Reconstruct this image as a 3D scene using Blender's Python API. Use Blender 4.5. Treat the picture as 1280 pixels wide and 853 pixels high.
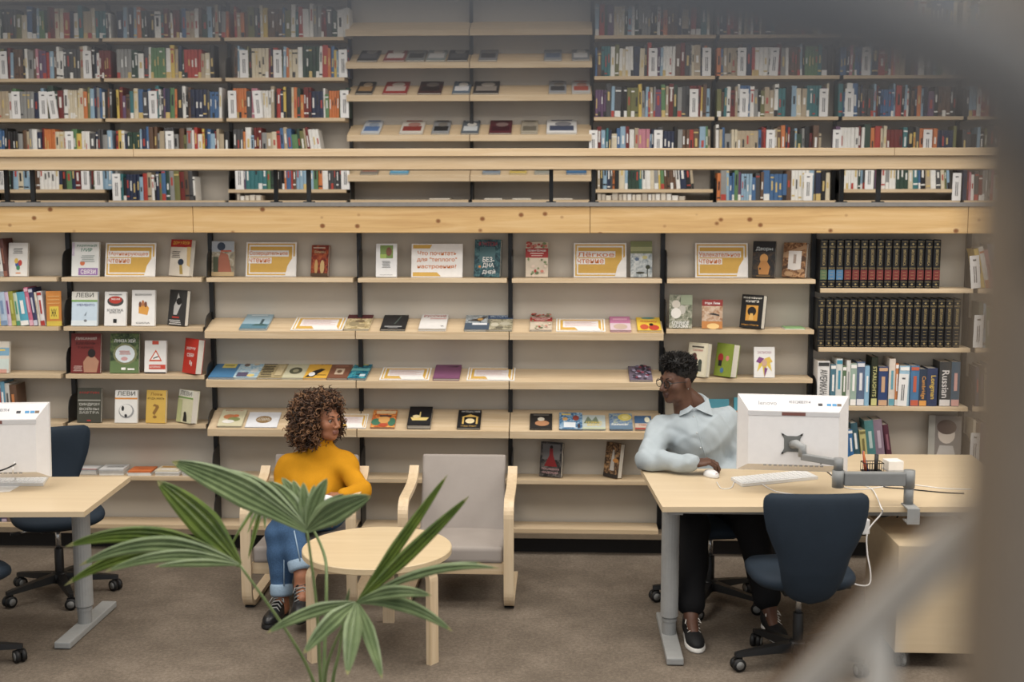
import bpy, bmesh, math, random
import numpy as np
from mathutils import Vector, Matrix, Euler, Quaternion

# ------------------------------------------------------------------ scene, camera, light
SC = bpy.context.scene
COL = SC.collection
for o in list(bpy.data.objects):
    bpy.data.objects.remove(o, do_unlink=True)

FPX = 1500.0                       # focal length in pixels of the 1280x853 frame
PITCH, YAW = 0.1161, 0.0421
CAM = np.array([0.3128, -7.2022, 2.12])
_cy, _sy, _cp, _sp = math.cos(YAW), math.sin(YAW), math.cos(PITCH), math.sin(PITCH)
FW = np.array([-_sy*_cp, _cy*_cp, -_sp]); RT = np.array([_cy, _sy, 0.0]); UP = np.cross(RT, FW)

def ray(x, y): return FW + RT*((x-640)/FPX) - UP*((y-426.5)/FPX)
def W(x, y, Y):                     # point of the plane Y = const seen at a pixel
    d = ray(x, y); return Vector(CAM + d*((Y-CAM[1])/d[1]))
def G(x, y, z=0.0):                 # point of the plane Z = const seen at a pixel
    d = ray(x, y); return Vector(CAM + d*((z-CAM[2])/d[2]))
def PX(p):
    v = np.array(p)-CAM; return (640+FPX*(v@RT)/(v@FW), 426.5-FPX*(v@UP)/(v@FW))

cam = bpy.data.cameras.new('camera'); cam_o = bpy.data.objects.new('camera', cam); COL.objects.link(cam_o)
cam.sensor_width = 36.0; cam.sensor_fit = 'HORIZONTAL'; cam.lens = FPX/1280*36
M = Matrix(((RT[0], UP[0], -FW[0]), (RT[1], UP[1], -FW[1]), (RT[2], UP[2], -FW[2]))).to_4x4()
M.translation = Vector(CAM); cam_o.matrix_world = M
cam.clip_start = 0.02; cam.clip_end = 100
cam.dof.use_dof = True; cam.dof.focus_distance = 6.05; cam.dof.aperture_fstop = 1.9
SC.camera = cam_o

SC.view_settings.view_transform = 'Standard'; SC.view_settings.look = 'None'
SC.view_settings.gamma = 1.0; SC.view_settings.use_curve_mapping = False
SC.view_settings.exposure = 0.02

wd = bpy.data.worlds.new('world'); SC.world = wd; wd.use_nodes = True
bg = wd.node_tree.nodes['Background']; bg.inputs[0].default_value = (0.93, 0.96, 1.0, 1); bg.inputs[1].default_value = 0.85

def area(name, loc, rot, sx, sy, power, color):
    l = bpy.data.lights.new(name, 'AREA'); l.shape = 'RECTANGLE'; l.size = sx; l.size_y = sy
    l.energy = power; l.color = color
    o = bpy.data.objects.new(name, l); COL.objects.link(o); o.location = loc; o.rotation_euler = rot
    return o
CEIL = 5.3
ADDED_LAMPS = [(-3.0, -1.9), (1.0, -1.9), (5.0, -1.9), (-3.0, -4.6), (1.0, -4.6), (5.0, -4.6), (-3.0, 0.7), (1.0, 0.7), (5.0, 0.7)]  # unseen overhead lights, added to light the hall from above
for lx, ly in ADDED_LAMPS:
    area('added_overhead_light', (lx, ly, CEIL-0.13), (0, 0, 0), 3.2, 1.9, 100 if ly < 0 else 16, (1.0, 0.95, 0.88))  # added area lights, made wide to soften shade under the shelves

# ------------------------------------------------------------------ materials
def S(r, g, b):
    f = lambda c: (c/255/12.92) if c/255 <= 0.04045 else ((c/255+0.055)/1.055)**2.4
    return (f(r), f(g), f(b), 1.0)
_M = {}
def nodes(name, rough=0.5, spec=0.5, metal=0.0):
    m = bpy.data.materials.new(name); m.use_nodes = True
    nt = m.node_tree; b = nt.nodes['Principled BSDF']
    b.inputs['Roughness'].default_value = rough; b.inputs['Metallic'].default_value = metal
    b.inputs['Specular IOR Level'].default_value = spec
    return m, nt, b
def ramp(nt, stops):
    r = nt.nodes.new('ShaderNodeValToRGB'); e = r.color_ramp.elements
    while len(e) < len(stops): e.new(0.5)
    for i, (p, c) in enumerate(stops): e[i].position = p; e[i].color = c
    return r
def coords(nt, scale=(1, 1, 1), rot=(0, 0, 0), kind='Object'):
    t = nt.nodes.new('ShaderNodeTexCoord'); mp = nt.nodes.new('ShaderNodeMapping')
    mp.inputs['Scale'].default_value = scale; mp.inputs['Rotation'].default_value = rot
    nt.links.new(t.outputs[kind], mp.inputs[0]); return mp
def noise(nt, vec, scale, detail=3, rough=0.55, dist=0.0):
    n = nt.nodes.new('ShaderNodeTexNoise'); n.inputs['Scale'].default_value = scale
    n.inputs['Detail'].default_value = detail; n.inputs['Roughness'].default_value = rough
    n.inputs['Distortion'].default_value = dist
    nt.links.new(vec.outputs[0], n.inputs['Vector']); return n
def bump(nt, b, src, strength, dist=0.002):
    u = nt.nodes.new('ShaderNodeBump'); u.inputs['Strength'].default_value = strength; u.inputs['Distance'].default_value = dist
    nt.links.new(src, u.inputs['Height']); nt.links.new(u.outputs[0], b.inputs['Normal'])
def plain(rgb, rough=0.5, var=0.06, metal=0.0, spec=0.4, sc=30):
    l_ = .3*rgb[0]+.59*rgb[1]+.11*rgb[2]; rgb = tuple(int(round(c*.80+l_*.20)) for c in rgb)
    key = ('p', tuple(rgb), rough, var, metal, spec, sc)
    if key in _M: return _M[key]
    m, nt, b = nodes('paint_%d_%d_%d' % tuple(rgb), rough, spec, metal)
    if var > 0:
        n = noise(nt, coords(nt), sc, 2)
        a = tuple(max(0, c*(1-var)) for c in S(*rgb)[:3])+(1,); z = tuple(min(1, c*(1+var)) for c in S(*rgb)[:3])+(1,)
        r = ramp(nt, [(0.3, a), (0.7, z)]); nt.links.new(n.outputs[0], r.inputs[0]); nt.links.new(r.outputs[0], b.inputs['Base Color'])
    else:
        b.inputs['Base Color'].default_value = S(*rgb)
    _M[key] = m; return m
def wood(name, light, dark, axis=0, rough=0.42, scale=1.0):
    if name in _M: return _M[name]
    m, nt, b = nodes(name, rough, 0.35)
    sc = [26*scale]*3; sc[axis] = 1.3*scale
    mp = coords(nt, sc); n = noise(nt, mp, 1.6, 5, 0.62, 0.5)
    r = ramp(nt, [(0.25, S(*dark)), (0.5, tuple((x+y)/2 for x, y in zip(S(*light), S(*dark)))), (0.72, S(*light))])
    nt.links.new(n.outputs[0], r.inputs[0]); nt.links.new(r.outputs[0], b.inputs['Base Color'])
    bump(nt, b, n.outputs[0], 0.08, 0.001)
    _M[name] = m; return m
def fabric(name, rgb, var=0.18, rough=0.9, sc=350, bs=0.35):
    if name in _M: return _M[name]
    m, nt, b = nodes(name, rough, 0.2)
    n = noise(nt, coords(nt), sc, 2); n2 = noise(nt, coords(nt), 9, 3)
    c = S(*rgb)
    r = ramp(nt, [(0.3, tuple(x*(1-var) for x in c[:3])+(1,)), (0.7, tuple(min(1, x*(1+var)) for x in c[:3])+(1,))])
    mx = nt.nodes.new('ShaderNodeMix'); mx.data_type = 'FLOAT'; mx.inputs[0].default_value = 0.45
    nt.links.new(n.outputs[0], mx.inputs[2]); nt.links.new(n2.outputs[0], mx.inputs[3])
    nt.links.new(mx.outputs[0], r.inputs[0]); nt.links.new(r.outputs[0], b.inputs['Base Color'])
    bump(nt, b, n.outputs[0], bs, 0.0012)
    _M[name] = m; return m

WOODX = wood('birch_board', (214, 194, 164), (194, 169, 134), 0)
WOODZ = wood('birch_bent', (220, 200, 170), (204, 180, 146), 2, 0.38)
WOODT = wood('birch_top', (216, 196, 162), (204, 182, 146), 0, 0.36, 0.6)
BLACKM = plain((26, 26, 27), 0.42, 0.05)
GREYM = plain((150, 151, 150), 0.45, 0.04)
WHITEP = plain((226, 226, 226), 0.38, 0.02)
PAPER = plain((232, 230, 226), 0.75, 0.03)
PAGES = plain((222, 215, 200), 0.85, 0.06, sc=200)
NAVY = fabric('navy_upholstery', (37, 47, 58), 0.18, 0.72, 500, 0.2)
RUBBER = plain((24, 24, 25), 0.55, 0.05)
CHROME = plain((190, 190, 190), 0.25, 0.02, 0.9)

def pine():
    m, nt, b = nodes('knotty_pine', 0.45, 0.35)
    mp = coords(nt, (1.2, 10, 22)); n = noise(nt, mp, 1.5, 5, 0.6, 0.6)
    r = ramp(nt, [(0.25, S(186, 148, 98)), (0.5, S(203, 168, 116)), (0.75, S(214, 184, 138))])
    nt.links.new(n.outputs[0], r.inputs[0])
    v = nt.nodes.new('ShaderNodeTexVoronoi'); v.inputs['Scale'].default_value = 5.0; v.inputs['Randomness'].default_value = 1.0
    mp2 = coords(nt, (1.75, 0.0, 2.0)); nt.links.new(mp2.outputs[0], v.inputs['Vector'])
    r2 = ramp(nt, [(0.0, (1, 1, 1, 1)), (0.09, (0.9, 0.9, 0.9, 1)), (0.17, (0, 0, 0, 1))])
    nt.links.new(v.outputs['Distance'], r2.inputs[0])
    mx = nt.nodes.new('ShaderNodeMix'); mx.data_type = 'RGBA'
    nt.links.new(r2.outputs[0], mx.inputs[0]); nt.links.new(r.outputs[0], mx.inputs[6]); mx.inputs[7].default_value = S(120, 72, 36)
    nt.links.new(mx.outputs[2], b.inputs['Base Color']); return m
PINE = pine()
def carpet():
    m, nt, b = nodes('brown_grey_carpet', 0.95, 0.1)
    n = noise(nt, coords(nt), 260, 2, 0.7); n2 = noise(nt, coords(nt), 3.2, 4, 0.65); n3 = noise(nt, coords(nt), 60, 3, 0.7)
    r = ramp(nt, [(0.32, S(82, 74, 66)), (0.5, S(112, 102, 91)), (0.68, S(147, 135, 122))])
    a = nt.nodes.new('ShaderNodeMath'); a.operation = 'MULTIPLY_ADD'; a.inputs[1].default_value = 0.35; nt.links.new(n2.outputs[0], a.inputs[0])
    c = nt.nodes.new('ShaderNodeMath'); c.operation = 'MULTIPLY_ADD'; c.inputs[1].default_value = 0.35; nt.links.new(n3.outputs[0], c.inputs[0])
    d = nt.nodes.new('ShaderNodeMath'); d.operation = 'MULTIPLY'; d.inputs[1].default_value = 0.3; nt.links.new(n.outputs[0], d.inputs[0])
    nt.links.new(d.outputs[0], c.inputs[2]); nt.links.new(c.outputs[0], a.inputs[2]); nt.links.new(a.outputs[0], r.inputs[0])
    nt.links.new(r.outputs[0], b.inputs['Base Color']); bump(nt, b, n.outputs[0], 0.5, 0.004); return m

# ------------------------------------------------------------------ mesh helpers
def props(o, label=None, cat=None, group=None, kind=None):
    if label: o['label'] = label
    if cat: o['category'] = cat
    if group: o['group'] = group
    if kind: o['kind'] = kind
    return o
def thing(name, label, cat, loc=(0, 0, 0), rz=0.0, group=None):
    o = bpy.data.objects.new(name, None); COL.objects.link(o); o.empty_display_size = 0.05
    o.location = loc; o.rotation_euler = (0, 0, rz); return props(o, label, cat, group)

class MB:
    def __init__(s): s.v = []; s.f = []; s.m = []; s.sm = []; s.mats = []
    def mi(s, mat):
        if mat not in s.mats: s.mats.append(mat)
        return s.mats.index(mat)
    def add(s, verts, faces, mat, smooth=False, T=None):
        b = len(s.v); k = s.mi(mat)
        for p in verts: s.v.append(tuple(T @ Vector(p)) if T is not None else tuple(p))
        for f in faces: s.f.append(tuple(i+b for i in f)); s.m.append(k); s.sm.append(smooth)
        return s
    def box(s, c, d, mat, T=None, bev=0.0):
        x, y, z = (q/2 for q in d); cx, cy, cz = c
        if bev <= 0:
            vs = [(cx+i*x, cy+j*y, cz+k*z) for i in (-1, 1) for j in (-1, 1) for k in (-1, 1)]
            fs = [(0, 1, 3, 2), (4, 6, 7, 5), (0, 4, 5, 1), (2, 3, 7, 6), (0, 2, 6, 4), (1, 5, 7, 3)]
            return s.add(vs, fs, mat, False, T)
        bm = bmesh.new(); bmesh.ops.create_cube(bm, size=1.0)
        for v in bm.verts: v.co = Vector((v.co.x*2*x, v.co.y*2*y, v.co.z*2*z))
        bmesh.ops.bevel(bm, geom=bm.edges[:], offset=bev, segments=2, affect='EDGES', profile=0.6)
        bm.verts.index_update()
        s.add([(v.co.x+cx, v.co.y+cy, v.co.z+cz) for v in bm.verts], [[v.index for v in f.verts] for f in bm.faces], mat, False, T)
        bm.free(); return s
    def prism(s, poly, lo, hi, mat, axis='z', T=None):      # poly in the two other axes
        n = len(poly)
        def P(a, b, h): return {'z': (a, b, h), 'y': (a, h, b), 'x': (h, a, b)}[axis]
        vs = [P(a, b, lo) for a, b in poly]+[P(a, b, hi) for a, b in poly]
        fs = [tuple(range(n))[::-1], tuple(range(n, 2*n))]+[(i, (i+1) % n, n+(i+1) % n, n+i) for i in range(n)]
        return s.add(vs, fs, mat, False, T)
    def tube(s, pts, r, mat, seg=8, T=None, cap=True, smooth=True):
        pts = [Vector(p) for p in pts]; n = len(pts); rs = r if isinstance(r, (list, tuple)) else [r]*n
        vs = []; u = None
        for i, p in enumerate(pts):
            t = (pts[min(i+1, n-1)]-pts[max(i-1, 0)]).normalized()
            if u is None:
                u = t.orthogonal().normalized()
            else:
                u = (u-t*u.dot(t)); u = u.normalized() if u.length > 1e-6 else t.orthogonal().normalized()
            w = t.cross(u)
            for k in range(seg):
                a = 2*math.pi*k/seg; vs.append(p+(u*math.cos(a)+w*math.sin(a))*rs[i])
        fs = [(i*seg+k, i*seg+(k+1) % seg, (i+1)*seg+(k+1) % seg, (i+1)*seg+k) for i in range(n-1) for k in range(seg)]
        if cap: fs += [tuple(range(seg))[::-1], tuple(range((n-1)*seg, n*seg))]
        return s.add(vs, fs, mat, smooth, T)
    def lathe(s, prof, c, mat, seg=20, T=None, smooth=True):  # prof: (radius, z)
        vs = []; n = len(prof)
        for r, z in prof:
            for k in range(seg):
                a = 2*math.pi*k/seg; vs.append((c[0]+r*math.cos(a), c[1]+r*math.sin(a), c[2]+z))
        fs = [(i*seg+k, i*seg+(k+1) % seg, (i+1)*seg+(k+1) % seg, (i+1)*seg+k) for i in range(n-1) for k in range(seg)]
        fs += [tuple(range(seg))[::-1], tuple(range((n-1)*seg, n*seg))]
        return s.add(vs, fs, mat, smooth, T)
    def strip(s, path, w0, w1, th, mat, T=None):
        # bent lamella: path in the (y,z) plane, width along x from w0 to w1, thickness th
        n = len(path); vs = []
        for i, (y, z) in enumerate(path):
            a = Vector(path[min(i+1, n-1)])-Vector(path[max(i-1, 0)]); a.normalize(); nx, nz = -a.y, a.x
            for sx in (w0, w1):
                for q in (-th/2, th/2): vs.append((sx, y+nx*q, z+nz*q))
        fs = []
        for i in range(n-1):
            a, b = i*4, i*4+4
            fs += [(a, a+1, b+1, b), (a+2, b+2, b+3, a+3), (a, b, b+2, a+2), (a+1, a+3, b+3, b+1)]
        fs += [(0, 2, 3, 1), ((n-1)*4, (n-1)*4+1, (n-1)*4+3, (n-1)*4+2)]
        return s.add(vs, fs, mat, False, T)
    def ell(s, c, r, mat, seg=14, rings=8, T=None):
        vs = []; 
        for i in range(rings+1):
            a = math.pi*i/rings
            for k in range(seg):
                b = 2*math.pi*k/seg
                vs.append((c[0]+r[0]*math.sin(a)*math.cos(b), c[1]+r[1]*math.sin(a)*math.sin(b), c[2]+r[2]*math.cos(a)))
        fs = [(i*seg+k, (i+1)*seg+k, (i+1)*seg+(k+1) % seg, i*seg+(k+1) % seg) for i in range(rings) for k in range(seg)]
        return s.add(vs, fs, mat, True, T)
    def mesh(s, name):
        me = bpy.data.meshes.new(name); me.from_pydata(s.v, [], s.f)
        for m in s.mats: me.materials.append(m)
        me.polygons.foreach_set('material_index', s.m); me.polygons.foreach_set('use_smooth', s.sm)
        me.validate(); me.update(); return me
    def build(s, name, parent=None, label=None, cat=None, group=None, kind=None, loc=None, rz=None):
        o = bpy.data.objects.new(name, s.mesh(name)); COL.objects.link(o)
        if parent: o.parent = parent
        if loc is not None: o.location = loc
        if rz is not None: o.rotation_euler = (0, 0, rz)
        return props(o, label, cat, group, kind)

def link_mesh(name, me, parent=None, loc=(0, 0, 0), rot=(0, 0, 0)):
    o = bpy.data.objects.new(name, me); COL.objects.link(o); o.parent = parent; o.location = loc; o.rotation_euler = rot; return o
def copy_tree(o, parent=None):
    c = o.copy(); COL.objects.link(c); c.parent = parent
    for ch in o.children: copy_tree(ch, c)
    return c

_T = {}
def text_geo(s):
    if s not in _T:
        cu = bpy.data.curves.new('txt', 'FONT'); cu.body = s; cu.align_x = 'CENTER'; cu.align_y = 'CENTER'; cu.size = 1.0
        cu.resolution_u = 2; cu.space_line = 0.95; cu.offset = 0.012
        ob = bpy.data.objects.new('txt', cu); COL.objects.link(ob)
        dg = bpy.context.evaluated_depsgraph_get(); dg.update()
        me = bpy.data.meshes.new_from_object(ob.evaluated_get(dg))
        vs = [tuple(v.co) for v in me.vertices]; fs = [tuple(p.vertices) for p in me.polygons]
        bpy.data.objects.remove(ob); bpy.data.curves.remove(cu); bpy.data.meshes.remove(me)
        if vs:
            a = np.array(vs); lo, hi = a.min(0), a.max(0)
            a[:, 0] -= (lo[0]+hi[0])/2; a[:, 1] -= (lo[1]+hi[1])/2
            _T[s] = (a, fs, hi[0]-lo[0], hi[1]-lo[1])
        else: _T[s] = (np.zeros((0, 3)), [], 1, 1)
    return _T[s]

def mottle(cols):                    # printed picture texture: blotches of three inks
    key = ('m', tuple(cols))
    if key in _M: return _M[key]
    m, nt, b = nodes('printed_picture', .5, .4); mp = coords(nt); n = noise(nt, mp, 45, 4, .65, .8)
    r = ramp(nt, [(.38, S(*cols[0])), (.5, S(*cols[1])), (.62, S(*cols[2]))]); nt.links.new(n.outputs[0], r.inputs[0]); nt.links.new(r.outputs[0], b.inputs['Base Color'])
    _M[key] = m; return m
# flat print on a face: local frame x right, z up, facing -y, size w x h, base at z=0
def art(mb, w, h, items, y0, T=None):
    e = 0.0004
    for i, it in enumerate(items):
        y = y0-e*(i+1); k = it[0]; mt = plain(it[-1], 0.55, 0.03) if k != 'n' else None
        if k == 'r':
            _, a, b, c, d, _c = it
            mb.add([(w*(a-.5), y, h*b), (w*(c-.5), y, h*b), (w*(c-.5), y, h*d), (w*(a-.5), y, h*d)], [(0, 1, 2, 3)], mt, False, T)
        elif k == 'e':
            _, a, b, rx, rz, _c = it; n = 16
            mb.add([(w*(a-.5)+w*rx*math.cos(6.2832*q/n), y, h*b+h*rz*math.sin(6.2832*q/n)) for q in range(n)], [tuple(range(n))], mt, False, T)
        elif k == 'n':
            _, a, b, c, d, cols = it
            mb.add([(w*(a-.5), y, h*b), (w*(c-.5), y, h*b), (w*(c-.5), y, h*d), (w*(a-.5), y, h*d)], [(0, 1, 2, 3)], mottle(cols), False, T)
        elif k == 'p':
            _, pts, _c = it
            mb.add([(w*(a-.5), y, h*b) for a, b in pts], [tuple(range(len(pts)))], mt, False, T)
        elif k == 't':
            _, a, b, tw, th, s, _c = it; vs, fs, gw, gh = text_geo(s)
            sx = w*tw/gw; sz = h*th/gh
            mb.add([(w*(a-.5)+p[0]*sx, y, h*b+p[1]*sz) for p in vs], fs, mt, False, T)
# ------------------------------------------------------------------ the room
WALLM = plain((196, 186, 170), 0.8, 0.03, sc=3)
PLAST = plain((206, 201, 192), 0.85, 0.03, sc=2)
def struct(name, c, d, mat, bev=0):
    return MB().box(c, d, mat, None, bev).build(name, kind='structure')
struct('floor', (0, -4.0, -0.05), (14, 9.2, 0.1), carpet())
struct('wall_back', (0, 2.02, 3.7), (14, 0.16, 3.3), plain((186, 178, 165), 0.85, 0.03, sc=2))
struct('wall_gallery_front', (0, 0.07, 0.965), (14, 0.12, 1.93), WALLM)
struct('gallery_floor', (0, 1.0, 2.045), (14, 2.0, 0.13), plain((120, 116, 110), 0.8))
struct('wall_left', (-6.9, -3.0, 2.6), (0.2, 10.2, 5.4), PLAST)
struct('wall_right', (6.9, -3.0, 2.6), (0.2, 10.2, 5.4), PLAST)
struct('ceiling', (0, -3.1, CEIL+0.06), (14, 10.4, 0.12), PLAST)
struct('baseboard_shelving', (0, -0.07, 0.055), (12, 0.06, 0.11), plain((30, 27, 25), 0.7))
struct('trim_2', (0, -0.12, 0.123), (12, 0.13, 0.03), plain((128, 110, 88), 0.6))
struct('trim_3', (0, -0.11, 2.1015), (13.6, 0.26, 0.023), plain((134, 130, 126), 0.5, metal=0.3))
# pine edge beam of the gallery, in lengths butted end to end
beam = bpy.data.objects.new('trim_1', None); COL.objects.link(beam); props(beam, kind='structure')
xs = [-6.7, -4.1, -1.85, 0.47, 2.62, 4.6, 6.7]
for a, b in zip(xs[:-1], xs[1:]):
    MB().box(((a+b)/2, -0.13, 2.013), (b-a-0.0025, 0.2, 0.153), PINE, None, 0.003).build('beam_length', beam)
for lx, ly in ADDED_LAMPS:  # made-up housings around the added lights, out of view
    t = thing('added_light_panel', 'unseen white panel added to light the room from above', 'lamp', (lx, ly, CEIL-0.1), 0, 'added ceiling light panels')
    MB().box((0, 0, 0.06), (3.3, 2.0, 0.08), WHITEP, None, 0.01).build('housing', t)
    for s in (-1, 1): MB().box((0, s*0.98, 0.0), (3.3, 0.03, 0.06), WHITEP).build('rim', t)

# low pale rail on paired black posts along the gallery edge
t = thing('gallery_rail', 'long pale wooden rail on slim black posts along the gallery edge', 'rail', (0, 0, 2.113))
r_ = wood('rail_wood', (210, 188, 156), (192, 166, 130), 0)
for a, b in ((-6.6, -2.2), (-2.2, 2.2), (2.2, 6.6)):
    MB().box(((a+b)/2, -0.05, 0.2875), (b-a-0.002, 0.3, 0.045), r_, None, 0.003).build('rail_cap', t)
MB().box((0, -0.165, 0.227), (13.2, 0.03, 0.074), r_, None, 0.002).build('apron', t)
MB().box((0, 0.065, 0.227), (13.2, 0.03, 0.074), r_, None, 0.002).build('apron', t)
for px, Y in ((-332, 0.05), (8.5, 0.05), (345, 0.05), (689, 0.05), (1052, 0.05), (-305, -0.1), (41, -0.1), (386, -0.1), (742, -0.1), (1098, -0.1), (1440, -0.1)):
    p = W(px, 230, Y)
    m = MB().box((p.x, Y, 0.1), (0.024, 0.024, 0.2), BLACKM); m.box((p.x, Y, 0.003), (0.06, 0.06, 0.006), BLACKM); m.build('post', t)

# ------------------------------------------------------------------ shelving
LP = [-3.587, -2.687, -1.813, -0.909, 0.001, 0.908, 1.796, 2.700, 3.600]
SLOPE = {1.352: 0.062, 1.058: 0.052, 0.762: 0.098}
Z5 = [1.668, 1.373, 1.084, 0.784, 0.462, 0.163]
ZS = [1.668, 1.352, 1.058, 0.762, 0.462, 0.163]
ZG = [1.616, 1.270, 0.923, 0.576, 0.190]
BAYZ = [Z5, Z5, ZS, ZS, ZS, Z5, ZG, ZG]
BAYL = ['wall shelving bay behind the computer desk without a sitter, with a row of bright paperbacks',
        'wall shelving bay showing face-out popular books in four rows above flat magazine piles',
        'sloped display shelving bay behind the woman in the mustard sweater',
        'sloped display shelving bay behind the empty grey armchair',
        'sloped display shelving bay with the red dress book on a lower flat shelf',
        'flat-shelved bay behind the man in the pale shirt',
        'wall shelving bay holding two rows of black gilt encyclopedias',
        'wall shelving bay next to the encyclopedias, full of leaning thin books']
def plate_poly(z, dep, h=0.17):
    return [(-0.004, z-0.028), (-0.004, z+h), (-dep*0.45, z+h), (-dep*0.72, z+h-0.012), (-dep*0.88, z+h-0.035), (-dep*0.95, z+h-0.07), (-dep, z-0.028)]
def shelf_unit(label, x0, x1, Y, zbase, ztop, zs, slopes, dep, group, lastpost, endslope=False):
    t = thing('wall_bookshelf', label, 'bookshelf', ((x0+x1)/2, Y, zbase), 0, group)
    w = x1-x0
    ch = [(-0.013, 0), (-0.013, -0.03), (0.013, -0.03), (0.013, 0), (0.008, 0), (0.008, -0.022), (-0.008, -0.022), (-0.008, 0)]
    ends = [-w/2]+([w/2] if lastpost else [])
    for ex in ends:
        MB().prism([(ex+a, b-0.001) for a, b in ch], 0.0, ztop-zbase, BLACKM).build('post', t)
    for z in zs:
        zl = z-zbase
        m = MB()
        if z in slopes:
            r = slopes[z]; d = dep+0.03
            poly = [(-d, zl), (-0.006, zl+r), (-0.006, zl+r-0.022), (-d+0.022, zl-0.042), (-d, zl-0.042)]
            m.prism(poly, -w/2+0.003, w/2-0.003, WOODX, 'x')
        else:
            m.box((0, -dep/2-0.004, zl-0.0125), (w-0.03, dep, 0.025), WOODX, None, 0.0015)
        m.build('shelf_board', t)
        for ex in ([] if (z in slopes and not endslope) else [-w/2+(0.0145 if z not in slopes else 0.0)])+([w/2-0.0145] if lastpost else []):
            MB().prism(plate_poly(zl if z not in slopes else zl-0.02, dep-0.012 if z not in slopes else dep+0.012, 0.165 if z not in slopes else 0.12), ex-0.002, ex+0.002, BLACKM, 'x').build('end_bracket', t)
    return t
for i in range(8):
    shelf_unit(BAYL[i], LP[i], LP[i+1], 0.0, 0.0, 1.93, BAYZ[i], SLOPE if BAYZ[i] is ZS else {}, 0.17, 'lower wall shelving bays', i == 7, i == 2)

UP_ = [-4.909, -4.009, -3.100, -2.192, -1.279, -0.372, 0.522, 1.425, 2.318, 3.212, 4.112]
UY = 1.9
USL = {3.36: 0.085, 3.127: 0.085, 2.89: 0.09, 2.60: 0.09, 2.307: 0.085}
UZB = [3.61, 3.317, 3.025, 2.731, 2.437]
UZ = [UZB+[2.207, 2.125], UZB+[2.207, 2.125], UZB+[2.125], UZB+[2.207, 2.125], list(USL)+[2.13], list(USL)+[2.13],
      UZB+[2.207, 2.125], UZB+[2.125], UZB+[2.207, 2.125], UZB+[2.125]]
UBAY = ['fourth gallery bookcase bay from the sloping racks, over the desk without a sitter', 'third gallery bookcase bay from the sloping racks, over the desk without a sitter',
        'gallery bookcase bay with an empty half on its bottom shelf', 'gallery bookcase bay of white-labelled books next to the sloping racks, over the woman',
        'gallery display rack bay with sloping shelves, over the woman and empty armchair', 'gallery display rack bay with sloping shelves, next to the bookcase over the man',
        'gallery bookcase bay next to the sloping racks, on the side of the seated man', 'second gallery bookcase bay from the sloping racks, above the seated man',
        'third gallery bookcase bay from the sloping racks, above the encyclopedias', 'fourth gallery bookcase bay from the sloping racks, above the leaning thin books']
for i in range(10):
    shelf_unit(UBAY[i], UP_[i], UP_[i+1], UY, 2.113, 3.95, UZ[i], USL if i in (4, 5) else {}, 0.19, 'gallery shelving bays', i == 9)

# ------------------------------------------------------------------ books and cards shown face-out
def solve_h(loc, lean, rz, ytop):
    e = Euler((-lean, 0, rz)); lo, hi = 0.02, 0.6
    for _ in range(30):
        md = (lo+hi)/2; p = Vector(loc)+e.to_matrix() @ Vector((0, 0, md))
        if PX(p)[1] > ytop: lo = md
        else: hi = md
    return md
def face_book(label, px, z, color, items, thick=0.02, rz=0.0, lean=0.16, Y=None, slope=None, name='display_book', cat='book', group=None, spine=None, pages=None):
    x0, x1, yt, yb = px; xm = (x0+x1)/2
    if slope is not None:
        sl, d, Y0 = slope; ang = math.atan2(sl, d-0.006); lean = math.pi/2-ang
        n = Vector((0, -math.sin(ang), math.cos(ang)))
        p = W(xm, yb, Y0-d+0.012); loc = Vector((p.x, Y0-d+0.012, z+0.012*math.tan(ang)))+n*(thick/2+0.0015)
        loc.z += 0.0; 
    else:
        p = G(xm, yb, z+0.001); Yb = min(-0.05, max(-0.15, p.y)) if Y is None else Y
        loc = Vector((W(xm, yb, Yb).x, Yb+math.sin(abs(rz))*0.02, z+0.001+math.sin(lean)*thick/2))
    h = solve_h(loc, lean, rz, yt)
    w = W(x1, yb, loc.y).x-W(x0, yb, loc.y).x
    if abs(rz) > 0.05: w = (w-thick*math.sin(abs(rz)))/math.cos(rz)
    t = thing(name, label, cat, loc, 0, group); t.rotation_euler = (-lean, 0, rz)
    cm = plain(color, 0.45, 0.04); sm = plain(spine, 0.45, 0.04) if spine else cm
    if thick < 0.006:
        MB().box((0, 0, h/2), (w, thick, h), cm).build('sheet', t)
    else:
        m = MB(); m.box((0, -thick/2+0.001, h/2), (w, 0.002, h), cm); m.box((0, thick/2-0.001, h/2), (w, 0.002, h), cm)
        m.box((-w/2+0.001, 0, h/2), (0.002, thick, h), sm); m.build('cover', t)
        MB().box((0.0, 0, h/2), (w-0.005, thick-0.0045, h-0.006), pages or PAGES).build('page_block', t)
    if items:
        m = MB(); art(m, w, h, [('r', .008, .008, .992, .992, color)]+list(items), -thick/2); ocp = m.build('cover_print', t)
    return t

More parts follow.
